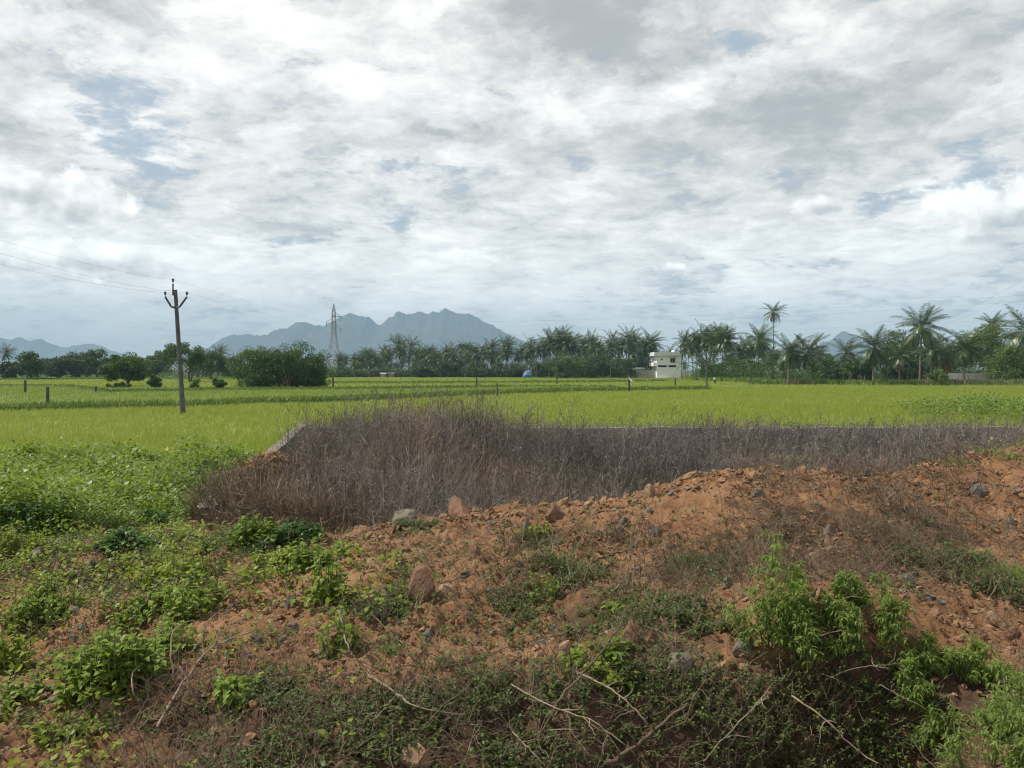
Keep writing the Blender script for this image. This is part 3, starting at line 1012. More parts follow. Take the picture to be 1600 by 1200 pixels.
# ------------------------------------------------------------------ dry brush in the plot (uncountable stalks)
def brush(name, label, mat, X, Y, h, seed, rad=0.0035, twigs=6, lean=(0.08, 0.0), zlift=0.0, spread=0.34, seed_heads=True):
    r = np.random.default_rng(seed)
    n = len(X)
    Z = terrain(X, Y, False) + zlift
    base = np.stack([X, Y, Z - 0.05], -1)
    l = r.normal(size=(n, 2)) * spread + np.array(lean)
    d = unit(np.stack([l[:, 0], l[:, 1], np.ones(n)], -1))
    bend = unit(r.normal(size=(n, 3)) * np.array([1, 1, 0.1])) * 0.10
    t = np.linspace(0, 1, 4)
    P = base[:, None] + d[:, None] * (h[:, None] * t)[:, :, None] + bend[:, None] * (h[:, None] * np.sin(t * pi))[:, :, None]
    rr = np.maximum(rad, Y * 0.00022)
    side = unit(np.stack([np.ones(n), r.normal(size=n) * 0.5, np.zeros(n)], -1))
    mb = MB()
    v, q = ribbons(P, rr[:, None] * 2 * np.linspace(1, 0.5, 4)[None], side)
    mb.add(v, q)
    k = twigs
    tt = r.uniform(0.3, 0.97, (n, k))
    b = base[:, None] + d[:, None] * (h[:, None] * tt)[:, :, None] + bend[:, None] * (h[:, None] * np.sin(tt * pi))[:, :, None]
    b = b.reshape(-1, 3)
    td = unit(np.repeat(d, k, 0) * 0.9 + rand_like(r, n * k) * 1.1)
    tl = np.repeat(h, k) * r.uniform(0.10, 0.32, n * k)
    s = unit(np.cross(td, rand_like(r, n * k)))
    rw = np.repeat(rr, k)
    v, q = cards(b, td, s, tl, rw * 1.7, 0.3)
    mb.add(v, q)
    if seed_heads:
        e = b + td * tl[:, None] * r.uniform(0.6, 1.0, n * k)[:, None]
        sel = r.random(n * k) < 0.8
        e = e[sel]
        hd = rand_like(r, len(e))
        sz = np.maximum(0.020, e[:, 1] * 0.0014) * r.uniform(0.7, 1.5, len(e))
        v, q = cards(e, hd, unit(np.cross(hd, rand_like(r, len(e)))), sz, sz * 0.8, 0.5)
        mb.add(v, q)
    return tag(mb.build(name, mat), label=label, kind='stuff')


r = np.random.default_rng(31)
n = 60000
Y = np.sqrt(r.uniform(10.2 ** 2, 30.6 ** 2, n))
U = r.uniform(-0.34, 0.80, n)
X = U * Y
edge = PLOT[0, 0] + WSLOPE * (Y - PLOT[0, 1])
cl = fbm(X * 0.9, Y * 0.9, 3)
front = np.interp(U, [-0.36, -0.12, 0.05, 0.22, 0.40, 0.55, 0.8], [11.0, 10.3, 10.6, 10.9, 10.6, 11.3, 11.8])
keep = (X > edge + np.where(Y < 24, 0.75, 0.3)) & (Y > front + (cl - 0.5) * 1.2) & (r.random(n) < np.interp(Y, [10, 14, 20, 31], [1.0, 0.9, 0.8, 0.8]))
keep &= fbm(X * 2.3 + 4, Y * 1.6, 2) > 0.26
keep &= ~((np.abs(X + 5.3) < 0.5) & (np.abs(Y - 17.0) < 1.2))
X, Y, cl = X[keep], Y[keep], cl[keep]
h = (0.32 + 1.15 * cl ** 1.2) * r.uniform(0.6, 1.2, len(X)) * np.interp(Y, [10, 15, 22, 30], [0.95, 1.0, 1.05, 1.02])
h = h * (0.8 + 0.4 * fbm(X * 0.5 + 7, Y * 0.3, 3) * 1.0)
h = h * (1 + 0.35 * np.exp(-((X / Y + 0.13) / 0.12) ** 2 - ((Y - 15) / 5.0) ** 2))
pale = fbm(X * 0.45 + 9, Y * 0.45 + 4, 3) > 0.60
pale |= (np.abs(X + 2.5) < 1.3) & (Y > 14.2) & (Y < 19.0) & (r.random(len(X)) < 0.55)
brush('dry_brush', 'thicket of dead purple brown stalks filling the walled plot', M['brush'], X[~pale], Y[~pale], h[~pale], 7)
brush('dry_grass', 'pinkish straw coloured dead grass among the dark stalks', M['brush_pale'], X[pale], Y[pale], h[pale] * 0.85, 8, twigs=4)
# tall thin seeding stalks rising above the thicket
n = 1100
U = r.uniform(-0.30, 0.72, n)
U = np.where(r.random(n) < 0.3, r.normal(-0.13, 0.07, n), U)
Y = r.uniform(13, 29, n)
X = U * Y
edge = PLOT[0, 0] + WSLOPE * (Y - PLOT[0, 1])
keep = X > edge + 0.3
brush('tall_stalks', 'tall thin dark seeding stalks rising above the brush', M['brush'], X[keep], Y[keep], r.uniform(0.85, 1.7, keep.sum()), 9, rad=0.006, twigs=14, spread=0.16)
# pale leaning stalks spilling over the left front corner
n = 3400
t = r.uniform(0, 1, n)
Y = 10.8 + 4.4 * r.random(n) ** 1.3
X = PLOT[0, 0] + WSLOPE * (Y - PLOT[0, 1]) + 0.42 + np.maximum(0, 12.6 - Y) * 0.5 + t * 1.2 + r.normal(size=n) * 0.12
X = np.where(r.random(n) < 0.22, X - 0.55, X)
brush('dry_stalks', 'bleached leaning stalks spilling over the front left corner of the plot', M['dry_weed'], X, Y, r.uniform(0.5, 1.15, n), 10, rad=0.006, twigs=4, lean=(-0.30, -0.12), spread=0.33, seed_heads=False)
# green touches in the brush on the right
n = 260
U = np.concatenate([r.normal(0.36, 0.012, 60), r.normal(0.58, 0.05, 100), r.normal(0.655, 0.02, 100)])
Y = np.concatenate([r.normal(19, 0.9, 60), r.normal(11.3, 0.5, 100), r.normal(11.6, 0.4, 100)])
weed_mass('weeds', 'small green weeds along the far side of the heap crest', M['weed'], U * Y, Y, r.uniform(0.2, 0.5, n) * np.where(np.arange(n) < 60, 1.6, 0.8), 20, 0.055, 12)
#PART3
# ------------------------------------------------------------------ trees
def limb_paths(r, root, h, n, spread, rad, fork=0.35):
    """trunk with limbs: list of (points, radii)"""
    top = root + np.array([r.normal() * 0.04 * h, r.normal() * 0.04 * h, h * fork])
    t = np.linspace(0, 1, 5)[:, None]
    trunk = root + (top - root) * t + np.array([r.normal() * 0.03 * h, 0, 0]) * np.sin(t * pi)
    trunk[0, 2] -= 0.3
    res = [(trunk, np.linspace(rad * 1.25, rad * 0.8, 5))]
    for i in range(n):
        a = 2 * pi * i / n + r.uniform(-0.4, 0.4)
        s0 = root + (top - root) * r.uniform(0.6, 1.0)
        e = np.array([math.cos(a) * spread * r.uniform(0.4, 0.85), math.sin(a) * spread * r.uniform(0.4, 0.85), h * r.uniform(0.6, 0.92)]) + root
        t = np.linspace(0, 1, 6)[:, None]
        p = s0 + (e - s0) * t + np.array([0, 0, 1]) * np.sin(t * pi) * 0.08 * h
        res.append((p, np.linspace(rad * 0.6, rad * 0.12, 6)))
    return res


def crown_leaves(r, centre, radii, n_clump, n_leaf, L, flat=0.0, ragged=0.35, low=-0.6):
    """leaf cards gathered in clumps over an uneven crown"""
    cs, rad = [], []
    while len(cs) < n_clump:
        p = rand_like(r, 1)[0]
        if p[2] < low:
            continue
        q = r.uniform(0.25, 1.0) ** 0.45
        k = 1 + ragged * (vnoise(np.array([p[0] * 2.2 + centre[0] * 3 + 40]), np.array([p[1] * 2.2 + p[2] * 2.7 + 40]))[0] - 0.5) * 2
        cs.append(np.array(centre) + p * np.array(radii) * q * k)
        rad.append(min(radii) * r.uniform(0.22, 0.44))
    cs, rad = np.array(cs), np.array(rad)
    m = int(1.6 * n_leaf / n_clump)
    c = np.repeat(cs, m, 0)
    rr = np.repeat(rad, m)
    o = rand_like(r, len(c)) * (r.uniform(0, 1, len(c)) ** 0.45 * rr)[:, None] * np.array([1.25, 1.25, 0.8 - flat])
    b = c + o
    d = unit(o / np.maximum(rr[:, None], 1e-3) + rand_like(r, len(c)) * 0.9 + np.array([0.1, 0, -0.15]))
    s = unit(np.cross(d, rand_like(r, len(c))))
    Ls = 1.12 * L * r.uniform(0.6, 1.3, len(c))
    return cards(b, d, s, Ls, Ls * 0.6, 0.5)


def make_tree(name, label, cat, h, w, seed, mat, n_leaf=5200, n_clump=42, L=0.34, trunk=0.32, depth=None, crown_lo=0.28, group=None, limbs=7, bark='bark', loc=(0, 0, 0), stems=1, low=-0.6, ragged=0.35):
    r = np.random.default_rng(seed)
    o = thing(name, label, cat, loc, group)
    loc = np.array(loc, float)
    mt, mc = MB(), MB()
    for s_ in range(stems):
        off = np.array([0, 0, 0.0]) if stems == 1 else np.array([r.uniform(-0.3, 0.3) * w, r.uniform(-0.3, 0.3) * w, 0])
        for p, q in limb_paths(r, loc + off, h, limbs, w * 0.5, trunk / (1 if stems == 1 else 1.6), crown_lo + 0.08):
            v, f = tubes(p, q, 6)
            mt.add(v, f)
    cz = h * (1 + crown_lo) / 2
    v, f = crown_leaves(r, loc + np.array([0, 0, cz]), (w / 2, (depth or w) / 2, h * (1 - crown_lo) / 2), n_clump, n_leaf, L, low=low, ragged=ragged)
    mc.add(v, f)
    mt.build('trunk', M[bark], o, smooth=True)
    mc.build('crown', M[mat], o)
    return o


def make_palm(h, R_, seed, mat='palm', n_fr=30, wind=0.35, lean=0.06, dead=0, label='', group=None, rad=0.17):
    """coconut palm: ringed leaning trunk, feather fronds drooping round a tuft, wind from the left"""
    r = np.random.default_rng(seed)
    o = thing('palm_tree', label, 'palm', (0, 0, 0), group)
    t = np.linspace(0, 1, 12)
    la = r.uniform(0, 2 * pi)
    tr = np.stack([math.cos(la) * lean * h * t ** 1.6 + 0.02 * h * t ** 2, math.sin(la) * lean * h * t ** 1.6, h * t], -1)
    tr[0, 2] = -0.5
    mt = MB()
    v, f = tubes(tr, rad * (1.35 - 0.75 * t ** 0.4), 7)
    mt.add(v, f)
    mt.build('trunk', M['palm_bark'], o, smooth=True)
    top = tr[-1]
    mc, md = MB(), MB()
    for i in range(n_fr):
        a = i * 2.39996 + r.uniform(-0.25, 0.25)
        k = (i + 0.5) / n_fr
        e0 = R(84 - (150 if mat == 'palm_near' else 136) * k ** 1.1) + r.normal() * 0.10            # inner fronds upright, outer ones hanging
        Lf = R_ * r.uniform(0.85, 1.1) * (0.80 + 0.35 * math.sin(pi * min(1, k + 0.15)))
        dirh = np.array([math.cos(a) + wind * 0.9, math.sin(a), 0.0])
        dirh /= max(np.linalg.norm(dirh), 0.3)
        m_ = 12
        s = np.linspace(0, 1, m_)
        ang = e0 - (0.35 + 0.65 * (1 - abs(k - 0.35))) * s ** 1.4
        st = Lf / (m_ - 1)
        pts = [top + np.array([0, 0, 0.05])]
        for j in range(1, m_):
            d = dirh * math.cos(ang[j]) + np.array([0, 0, math.sin(ang[j])])
            d = d + np.array([wind * 0.55, 0.05, 0]) * s[j]
            pts.append(pts[-1] + unit(d) * st)
        pts = np.array(pts)
        tgt = md if (dead and i >= n_fr - dead) else mc
        v, f = tubes(pts, np.linspace(0.045, 0.012, m_), 3)
        tgt.add(v, f)
        # leaflets
        nl = 34
        u = np.linspace(0.14, 1.0, nl)
        fi = u * (m_ - 1)
        i0 = np.minimum(fi.astype(int), m_ - 2)
        fr = (fi - i0)[:, None]
        b = pts[i0] * (1 - fr) + pts[i0 + 1] * fr
        T = unit(pts[i0 + 1] - pts[i0])
        side = unit(np.cross(T, np.array([0, 0, 1.0]) + 1e-3))
        nrm = np.cross(side, T)
        ll = 0.24 * Lf * np.sin(pi * np.clip(0.10 + 0.86 * u, 0, 1)) ** 0.7 * r.uniform(0.8, 1.1, nl)
        for sg in (-1, 1):
            hang = r.uniform(0.25, 0.75)
            d = unit(side * sg * 0.85 + T * 0.65 - np.array([0, 0, 1.0]) * hang + np.array([wind * 0.5, 0, 0]) + r.normal(size=(nl, 3)) * 0.10)
            ws = unit(np.cross(d, nrm) + 0.001)
            v, f = cards(b, d, ws, ll, np.full(nl, 0.052 * R_ / 4.2) * 1.6, 0.4)
            tgt.add(v, f)
    mc.build('crown', M[mat], o)
    if dead:
        md.build('dead_frond', M['dry_frond'], o)
    if mat == 'palm_near':
        mk = MB()
        for i in range(9):
            c = top + np.array([math.cos(i * 2.4) * 0.32, math.sin(i * 2.4) * 0.32, -0.25 - 0.05 * (i % 3)])
            th = np.linspace(0, pi, 5)
            P = c + np.stack([np.zeros(5), np.zeros(5), 0.15 * np.cos(th)], -1)
            v, f = tubes(P, 0.13 * np.sin(th) + 0.004, 6)
            mk.add(v, f)
        mk.build('coconut', M['bark'], o, smooth=True)
    return o


def place(protos, used, i, loc, scale=1.0, rz=0.0, label=None, group=None):
    """the first use moves the model itself, later uses copy it"""
    k = i % len(protos)
    p = protos[k]
    if k not in used:
        used.add(k)
        p.location = loc
        p.rotation_euler = (0, 0, rz)
        p.scale = (scale,) * 3
        p['label'] = label
        if group:
            p['group'] = group
        elif 'group' in p:
            del p['group']
        return p
    return dup(p, loc, scale, rz, label, group)


GZ0 = -0.45
rg = np.random.default_rng(77)
# models: crown centre height 10 m, frond 4.3 m
palms = [make_palm(10.0, 5.0, 100 + i, 'palm', 30, 0.30 + 0.12 * (i % 3), 0.03 + 0.03 * (i % 4)) for i in range(7)]
pal_used = set()


def palm_at(x, ytop, yb=None, d=None, i=None, label=None, group=None, jit=0.5):
    """crown centre seen at (x, ytop), standing on the plain d metres ahead"""
    if d is None:
        d = dist_on(yb, -0.2)
    p = px(x, ytop, d)
    h = p[2] - GZ0
    return place(palms, pal_used, int(rg.integers(0, 99)) if i is None else i, (p[0], p[1], GZ0), h / 10.0 if h < 11.5 else 1.1, rg.uniform(-jit, jit), label, group), h


def grove(x0, x1, tops, d0, d1, n, label, group, jx=5, smin=0.75):
    """n palms spread over photo columns x0..x1 between two distances, crowns near the given rows"""
    xs = np.linspace(x0, x1, n) + rg.normal(size=n) * jx
    for x in xs:
        d = rg.uniform(d0, d1)
        yt = np.interp(x, [t[0] for t in tops], [t[1] for t in tops]) + rg.normal() * 6.0 + 16 + (d - d0) / max(1.0, d1 - d0) * 2
        p = px(x, yt, d)
        h = max(4.0, p[2] - GZ0)
        s = min(h / 10.0, 1.15)
        s = max(s, smin)
        o = place(palms, pal_used, int(rg.integers(0, 99)), (p[0], p[1], GZ0 + h - 10 * s if h > 11.5 else GZ0), s, rg.uniform(-0.5, 0.5), label, group)
        q = s * rg.uniform(0.62, 0.92)
        o.scale = (q, q, h / 10.0)
        o.location.z = GZ0


# named palms of the right hand row first (nearer models with their own fronds)
def near_palm(x, yc, d, Rf, seed, label, dead=0, wind=0.15, n_fr=30, lean=0.05, rad=0.19):
    n_fr = int(n_fr * 1.25)
    p = px(x, yc, d)
    o = make_palm(p[2] - GZ0, Rf, seed, 'palm_near', n_fr, wind, lean, dead, label, 'palms along the right edge of the rice', rad)
    tip = lean * (p[2] - GZ0)
    o.location = (p[0], p[1], GZ0)
    return o


near_palm(1437, 512, 138, 4.9, 501, 'tallest full crowned palm in the right hand row, beside the white wall', 0, 0.12, 32, 0.02)
near_palm(1232, 552, 142, 4.6, 502, 'short wide palm with arching fronds at the left end of the right hand row', 0, 0.25, 30, 0.02)
near_palm(1263, 551, 140, 4.3, 503, 'palm with upright fronds leaning on its short wide neighbour, left of the small conical hill', 0, 0.3, 26, 0.03)
near_palm(1364, 545, 136, 4.6, 504, 'broad low palm just left of the thin pole in the right hand row', 0, 0.2, 30, 0.02)
near_palm(1506, 545, 136, 4.1, 505, 'palm standing in front of the white boundary wall', 0, 0.15, 28, 0.02)
near_palm(1478, 560, 152, 4.2, 506, 'palm with hanging orange dead fronds between the tallest palm and the white wall', 6, 0.2, 26, 0.04)
near_palm(1604, 520, 128, 5.2, 507, 'big palm cut off by the right edge of the photo', 0, 0.15, 32, 0.02)
near_palm(1547, 508, 215, 4.6, 508, 'palm whose tuft rises behind the round green trees on the right', 0, 0.2, 26, 0.03)
near_palm(1209, 488, 205, 3.7, 509, 'very tall lone palm with a bare slender trunk above the grove', 0, 0.25, 22, 0.03, 0.16)
near_palm(1322, 553, 168, 4.2, 510, 'palm partly hidden behind the broad low palm, under the conical hill', 0, 0.25, 26, 0.03)
near_palm(1405, 556, 165, 4.2, 511, 'palm half hidden behind the tallest palm on its left side', 2, 0.2, 26, 0.03)
near_palm(1455, 545, 150, 4.2, 512, 'palm crowding behind the tallest palm on its right side', 0, 0.2, 26, 0.03)

G1, G2, G3, G4, G5 = ('palms of the grove between the tower and the round trees', 'palms of the dense grove left of the white house', 'palms right of the white house',
                      'tiny far palms over the left tree line', 'palms behind the right hand row')
grove(528, 690, [(528, 550), (560, 541), (600, 541), (640, 538), (690, 537)], 262, 300, 30, 'coconut palm in the far grove between the transmission tower and the round trees', G1)
grove(540, 840, [(540, 560), (840, 556)], 300, 340, 34, 'coconut palm in the hazy back rows of the grove left of the blue tarp', 'back row palms left of the blue tarp')
grove(690, 832, [(690, 538), (740, 536), (800, 533), (832, 532)], 262, 300, 28, 'coconut palm in the grove between the round trees and the blue tarp', 'palms between the round trees and the blue tarp')
grove(835, 1015, [(835, 532), (858, 520), (900, 530), (930, 524), (960, 524), (990, 530), (1012, 524)], 242, 275, 30, 'coconut palm in the dense dark grove left of the white house', G2, 4)
grove(840, 1060, [(840, 545), (1060, 542)], 285, 330, 24, 'coconut palm filling the back of the dense grove behind the white house', 'palms behind the white house')
grove(1066, 1215, [(1066, 528), (1085, 522), (1104, 518), (1128, 517), (1150, 535), (1185, 527), (1215, 545)], 205, 245, 28, 'coconut palm in the grove just right of the white house', G3, 4)
grove(1075, 1230, [(1075, 552), (1230, 556)], 190, 215, 16, 'low coconut palm with fronds near the ground right of the white house', 'low palms right of the white house', 5, 0.62)
grove(1215, 1420, [(1215, 540), (1300, 556), (1420, 540)], 190, 240, 24, 'coconut palm in the hazy rows behind the right hand row', G5, 5)
grove(172, 250, [(172, 551), (250, 549)], 330, 380, 9, 'tiny far coconut palm over the left tree line', G4, 3, 0.45)
GL = 'low palms in front of the groves'
grove(530, 835, [(530, 556), (835, 553)], 250, 262, 20, 'short coconut palm at the front of the grove left of the blue tarp', 'short palms left of the blue tarp', 5, 0.55)
grove(840, 975, [(840, 556), (975, 553)], 240, 248, 12, 'short coconut palm at the front of the dense grove left of the tin shed', 'short palms left of the tin shed', 4, 0.6)
palm_at(6, 553, 590.5, label='lone palm at the left edge of the photo', i=1)
palm_at(1012, 517, d=246, label='palm with wind combed fronds rising beside the roof of the white house', i=2)
palm_at(858, 521, d=250, label='tall palm above the blue tarp at the left end of the dense grove', i=4)
palm_at(1185, 532, d=196, label='palm with a round shaggy head left of the very tall lone palm', i=5)
palm_at(340, 552, d=300, label='small palm tuft right of the leaning power pole', i=6)

# broad leaved trees: each built for its own place


def tree_px(x, ytop, ybase, wpx, label, seed, mat='tree', d=None, cat='tree', name='broadleaf_tree', **k):
    if d is None:
        d = dist_on(ybase, -0.3)
    h = CZ - (ytop - HY) / F * d - GZ0
    p = px(x, HY, d)
    return make_tree(name, label, cat, h, wpx / F * d, seed, mat, loc=(p[0], p[1], GZ0), **k)


tree_px(203, 553, 604, 66, 'small round tree with a short forked trunk standing alone in the rice', 301, 'tree', n_leaf=7000, n_clump=50, L=0.26, crown_lo=0.20, trunk=0.24, low=-0.95)
tree_px(404, 548, 607, 74, 'left half of the big dark thicket, spiky with bare twigs on top', 302, 'tree', name='thorn_tree', n_leaf=11000, n_clump=80, L=0.20, crown_lo=0.02, stems=3, low=-1, depth=8, trunk=0.14)
tree_px(458, 541, 607, 104, 'big dark dome shaped thorn tree in front of the tower', 303, 'tree', name='thorn_tree', n_leaf=16000, n_clump=110, L=0.20, crown_lo=0.02, stems=4, low=-1, depth=9, trunk=0.14)
tree_px(488, 562, 606, 52, 'low right shoulder of the dark thicket beside the tower foot', 304, 'tree', name='thorn_tree', n_leaf=6000, n_clump=40, L=0.20, crown_lo=0.0, stems=2, low=-1)
tree_px(283, 540, 598, 84, 'wide flat topped tree on thin stems behind the leaning power pole', 305, 'tree', n_leaf=9000, n_clump=46, L=0.28, crown_lo=0.40, trunk=0.28, stems=2)
tree_px(331, 550, 594, 42, 'dark round tree between the power pole and the thicket', 306, 'tree', n_leaf=4500, crown_lo=0.12)
tree_px(243, 586, 607, 17, 'small round bush beside the lone round tree', 307, 'tree', cat='bush', name='bush', n_leaf=1500, n_clump=16, L=0.20, crown_lo=0.0, low=-1, trunk=0.08)
tree_px(345, 592, 608, 22, 'small dark bush at the left foot of the thicket', 308, 'tree', cat='bush', name='bush', n_leaf=1500, n_clump=16, L=0.2, crown_lo=0.0, low=-1, trunk=0.08)
tree_px(307, 594, 608, 20, 'twiggy low bush right of the power pole in the middle rice strip', 309, 'tree', cat='bush', name='bush', n_leaf=900, n_clump=14, L=0.2, crown_lo=0.0, low=-1, trunk=0.08)
tree_px(190, 598, 607, 36, 'low dark bramble under the lone round tree', 310, 'tree', cat='bush', name='bush', n_leaf=2200, n_clump=20, L=0.2, crown_lo=0.0, low=-1, trunk=0.06)
LT = [(45, 551, 590, 40, 'grey green tree right of the lone left palm'), (75, 563, 590, 30, 'small hazy tree in the left tree line, third from the edge'), (112, 553, 589, 56, 'broad umbrella tree in the left tree line'),
      (148, 549, 589, 50, 'highest umbrella tree in the left tree line'), (135, 562, 590, 40, 'low tree under the umbrella trees in the left tree line'), (172, 565, 591, 40, 'pale low tree left of the lone round tree'),
      (232, 555, 588, 44, 'hazy tree between the lone round tree and the power pole'), (20, 566, 590, 34, 'hazy bush tree at the left edge behind the lone palm'), (255, 548, 588, 30, 'pointed hazy tree left of the power pole'),
      (310, 556, 588, 40, 'hazy tree under the long ridge, left end'), (365, 560, 588, 40, 'hazy tree right of the power pole under the ridge'), (90, 568, 591, 36, 'low scrubby tree in the middle of the left tree line')]
for i, (x, yt, yb, w, lab) in enumerate(LT):
    tree_px(x, yt, yb, w, lab, 320 + i, 'tree_far' if i % 3 else 'tree', n_leaf=3200, n_clump=34, L=0.45, crown_lo=0.15, d=rg.uniform(215, 290) if i not in (0, 7) else 205, low=-0.9)
tree_px(668, 545, 588, 44, 'rounded broadleaf tree rising over the palms under the highest peak', 340, 'tree_far', d=310, n_leaf=3500, L=0.5, crown_lo=0.2)
tree_px(728, 543, 588, 54, 'rounded broadleaf tree rising over the palms right of the highest peak', 341, 'tree_far', d=310, n_leaf=3500, L=0.5, crown_lo=0.2)
tree_px(575, 549, 588, 40, 'rounded tree behind the palms right of the tower', 342, 'tree_far', d=310, n_leaf=3000, L=0.5, crown_lo=0.2)
for i, (x, yt, w, lab) in enumerate([(700, 567, 46, 'grey green dome bush under the palms, leftmost of a pair'), (752, 568, 58, 'grey green dome bush under the palms, rightmost of a pair'), (660, 575, 26, 'bright low bush right of the tin sheds'),
                                     (806, 572, 36, 'dark bush just left of the blue tarp'), (852, 566, 36, 'dark bush just right of the blue tarp'), (885, 552, 52, 'dense dark tree under the grove, left of three'),
                                     (925, 553, 56, 'dense dark tree under the grove, middle of three'), (968, 556, 54, 'dense dark tree under the grove, right of three, by the tin shed'), (1000, 560, 40, 'leafy tree behind the tin shed'),
                                     (1112, 566, 34, 'green bush at the right foot of the white house'), (1140, 560, 50, 'dark tree under the palms right of the white house'), (1172, 566, 44, 'low dark tree left of the short wide palm'),
                                     (1300, 560, 60, 'dark leafy tree between the right hand palms, under the conical hill'), (1340, 568, 50, 'shrubby tree behind the broad low palm'), (1410, 560, 56, 'leafy tree behind the thin pole')]):
    tree_px(x, yt, 589 if x < 1020 else 592, w, lab, 350 + i, 'tree' if i > 3 else 'tree_far', d=(233 if 870 < x < 990 else 255 if x < 1020 else 200 if x < 1200 else 165) + rg.uniform(-6, 6), cat='bush' if 'bush' in lab else 'tree',
            name='bush' if 'bush' in lab else 'broadleaf_tree', n_leaf=3800, n_clump=36, L=0.36, crown_lo=0.02, low=-1)
tree_px(1543, 512, 594, 70, 'big round light green tree behind the white wall', 380, 'tree_pale', d=160, n_leaf=12000, n_clump=60, L=0.30, crown_lo=0.2)
tree_px(1580, 536, 597, 60, 'yellow green bushy tree beside the cut off palm on the right', 381, 'tree_pale', d=145, n_leaf=8000, n_clump=50, L=0.27, crown_lo=0.05, low=-1)
tree_px(1405, 520, 594, 64, 'dark leafy tree filling in behind the tallest palm', 382, 'tree', d=175, n_leaf=6000, n_clump=46, L=0.32, crown_lo=0.1)
tree_px(1470, 536, 594, 60, 'mid green leafy tree right of the tallest palm', 383, 'tree', d=172, n_leaf=5000, n_clump=46, L=0.32, crown_lo=0.1)
tree_px(1620, 540, 597, 70, 'leafy tree at the right edge behind the fence', 384, 'tree_pale', d=150, n_leaf=6000, n_clump=46, L=0.3, crown_lo=0.1)
tree_px(1466, 579, 600, 26, 'light green bush before the white wall', 385, 'tree_pale', d=132, cat='bush', name='bush', n_leaf=1800, n_clump=18, L=0.22, crown_lo=0.0, low=-1, trunk=0.06)
# the dim undergrowth that closes the view under the palms
r = np.random.default_rng(91)
n = 3600
U = np.concatenate([r.uniform(-0.235, 0.19, 1700), r.uniform(0.235, 0.70, 1300), r.uniform(-0.72, -0.2, 600)])
Y = np.where(U < -0.2, r.uniform(255, 300, n), np.where(U < 0.19, r.uniform(272, 300, n), r.uniform(172, 195, n) + np.maximum(0, 0.3 - U) * 200))
weed_mass('undergrowth', 'dim scrub and saplings under the far palms', M['tree'], U * Y, Y, r.uniform(0.5, 1.75, n) * np.where((U > -0.23) & (U < 0.05), 2.6, 4.4), 36, 0.034, 13, zf=lambda x, y: -0.5 + 0 * x)

# ------------------------------------------------------------------ poles, wires, tower
def pole_thing(x, ybase, ytop, label, rad=(0.15, 0.10), lean_px=0, d=None, arms=True):
    d = d or dist_on(ybase, 0.0)
    p0 = px(x, ybase, d)
    p0[2] = -0.55
    p1 = px(x + lean_px, ytop, d)
    o = thing('power_pole', label, 'power pole', p0, None)
    t = np.linspace(0, 1, 6)[:, None]
    add_tube(MB(), [p0, p1], 0.1)
    mb = MB()
    add_tube(mb, p0 + (p1 - p0) * t, np.linspace(rad[0], rad[1], 6), 8)
    mb.build('mast', M['pole'], o, smooth=False)
    ends = []
    if arms:
        ax = unit(p1 - p0)
        c = p1 - ax * 1.05
        for sg in (-1, 1):
            e = c + np.array([sg * 0.66, -0.05, 0.62])
            mb = MB()
            add_tube(mb, [c + np.array([sg * 0.07, -0.12, -0.04]), c + np.array([sg * 0.26, -0.13, 0.02]), e], 0.062, 4)
            mb.build('cross_arm', M['iron'], o)
            ends.append(e)
        mb = MB()
        e = p1 + np.array([-0.10, -0.10, 0.36])
        add_tube(mb, [p1 + np.array([-0.10, -0.12, -0.35]), e], 0.05, 4)
        mb.build('top_bracket', M['iron'], o)
        ends.append(e)
        for i, e in enumerate(ends):
            mb = MB()
            prof = [(0.02, 0.0), (0.02, 0.10), (0.075, 0.14), (0.045, 0.18), (0.085, 0.22), (0.075, 0.29), (0.03, 0.33)]
            P = np.array([e + np.array([0, 0, z]) for _, z in prof])
            v, f = tubes(P, np.array([q for q, _ in prof]), 8)
            mb.add(v, f)
            mb.build('insulator', M['porcelain'], o, smooth=True)
    return o, p1, [e + np.array([0, 0, 0.25]) for e in ends]


_, _, ends0 = pole_thing(286.5, 641, 453, 'leaning dark concrete power pole with forked arms standing in the near rice', (0.165, 0.115), -12.5, d=48.0)
pl = []
for x, yb, yt, lab, lp in [(870, 599, 546, 'slim power pole in front of the dense grove, right of the blue tarp', -1), (954, 590.5, 545, 'slim far power pole left of the tin shed', 1),
                           (1104.5, 606, 552, 'power pole at the end of the bund right of the white house', -1), (1386, 599.5, 531, 'thin pale pole beside the broad low palm in the right hand row', 0)]:
    pl.append(pole_thing(x, yb, yt, lab, (0.13, 0.09), lp)[2])


def wire(label, a, e, sag, group, rad=0.008):
    a, e = np.array(a), np.array(e)
    t = np.linspace(0, 1, 24)[:, None]
    P = a + (e - a) * t - np.array([0, 0, 1.0]) * sag * 4 * t * (1 - t)
    mb = MB()
    add_tube(mb, P, rad, 3)
    return tag(mb.build('power_line', M['wire'], loc=P[0]), label, 'wire', group)


GW = 'wires of the leaning power pole'
lab3 = ['left', 'right', 'top']
order = [('lowest', 0), ('middle', 1), ('uppermost', 2)]
for nm, i in order:
    e = ends0[i]
    wire('%s thin wire running from the leaning pole up and out of the left edge' % nm, e, np.array([e[0] + 7.2 + (0, 0.35, -0.2)[i], -2.5, e[2] + (0.15, 0.1, 0.0)[i]]), 1.0, GW, 0.0045)
    wire('%s thin wire running from the leaning pole away to the far poles' % nm, e, pl[0][i], 2.2, GW, 0.0045)
for i in range(2):
    e = pl[3][i]
    wire('%s faint wire rising steeply from the thin pale pole to the right edge' % ('left', 'right')[i], e, np.array([14.5 + i * 1.2, 6.0, 9.2]), 1.2, 'faint wires over the right hand palms', 0.006)

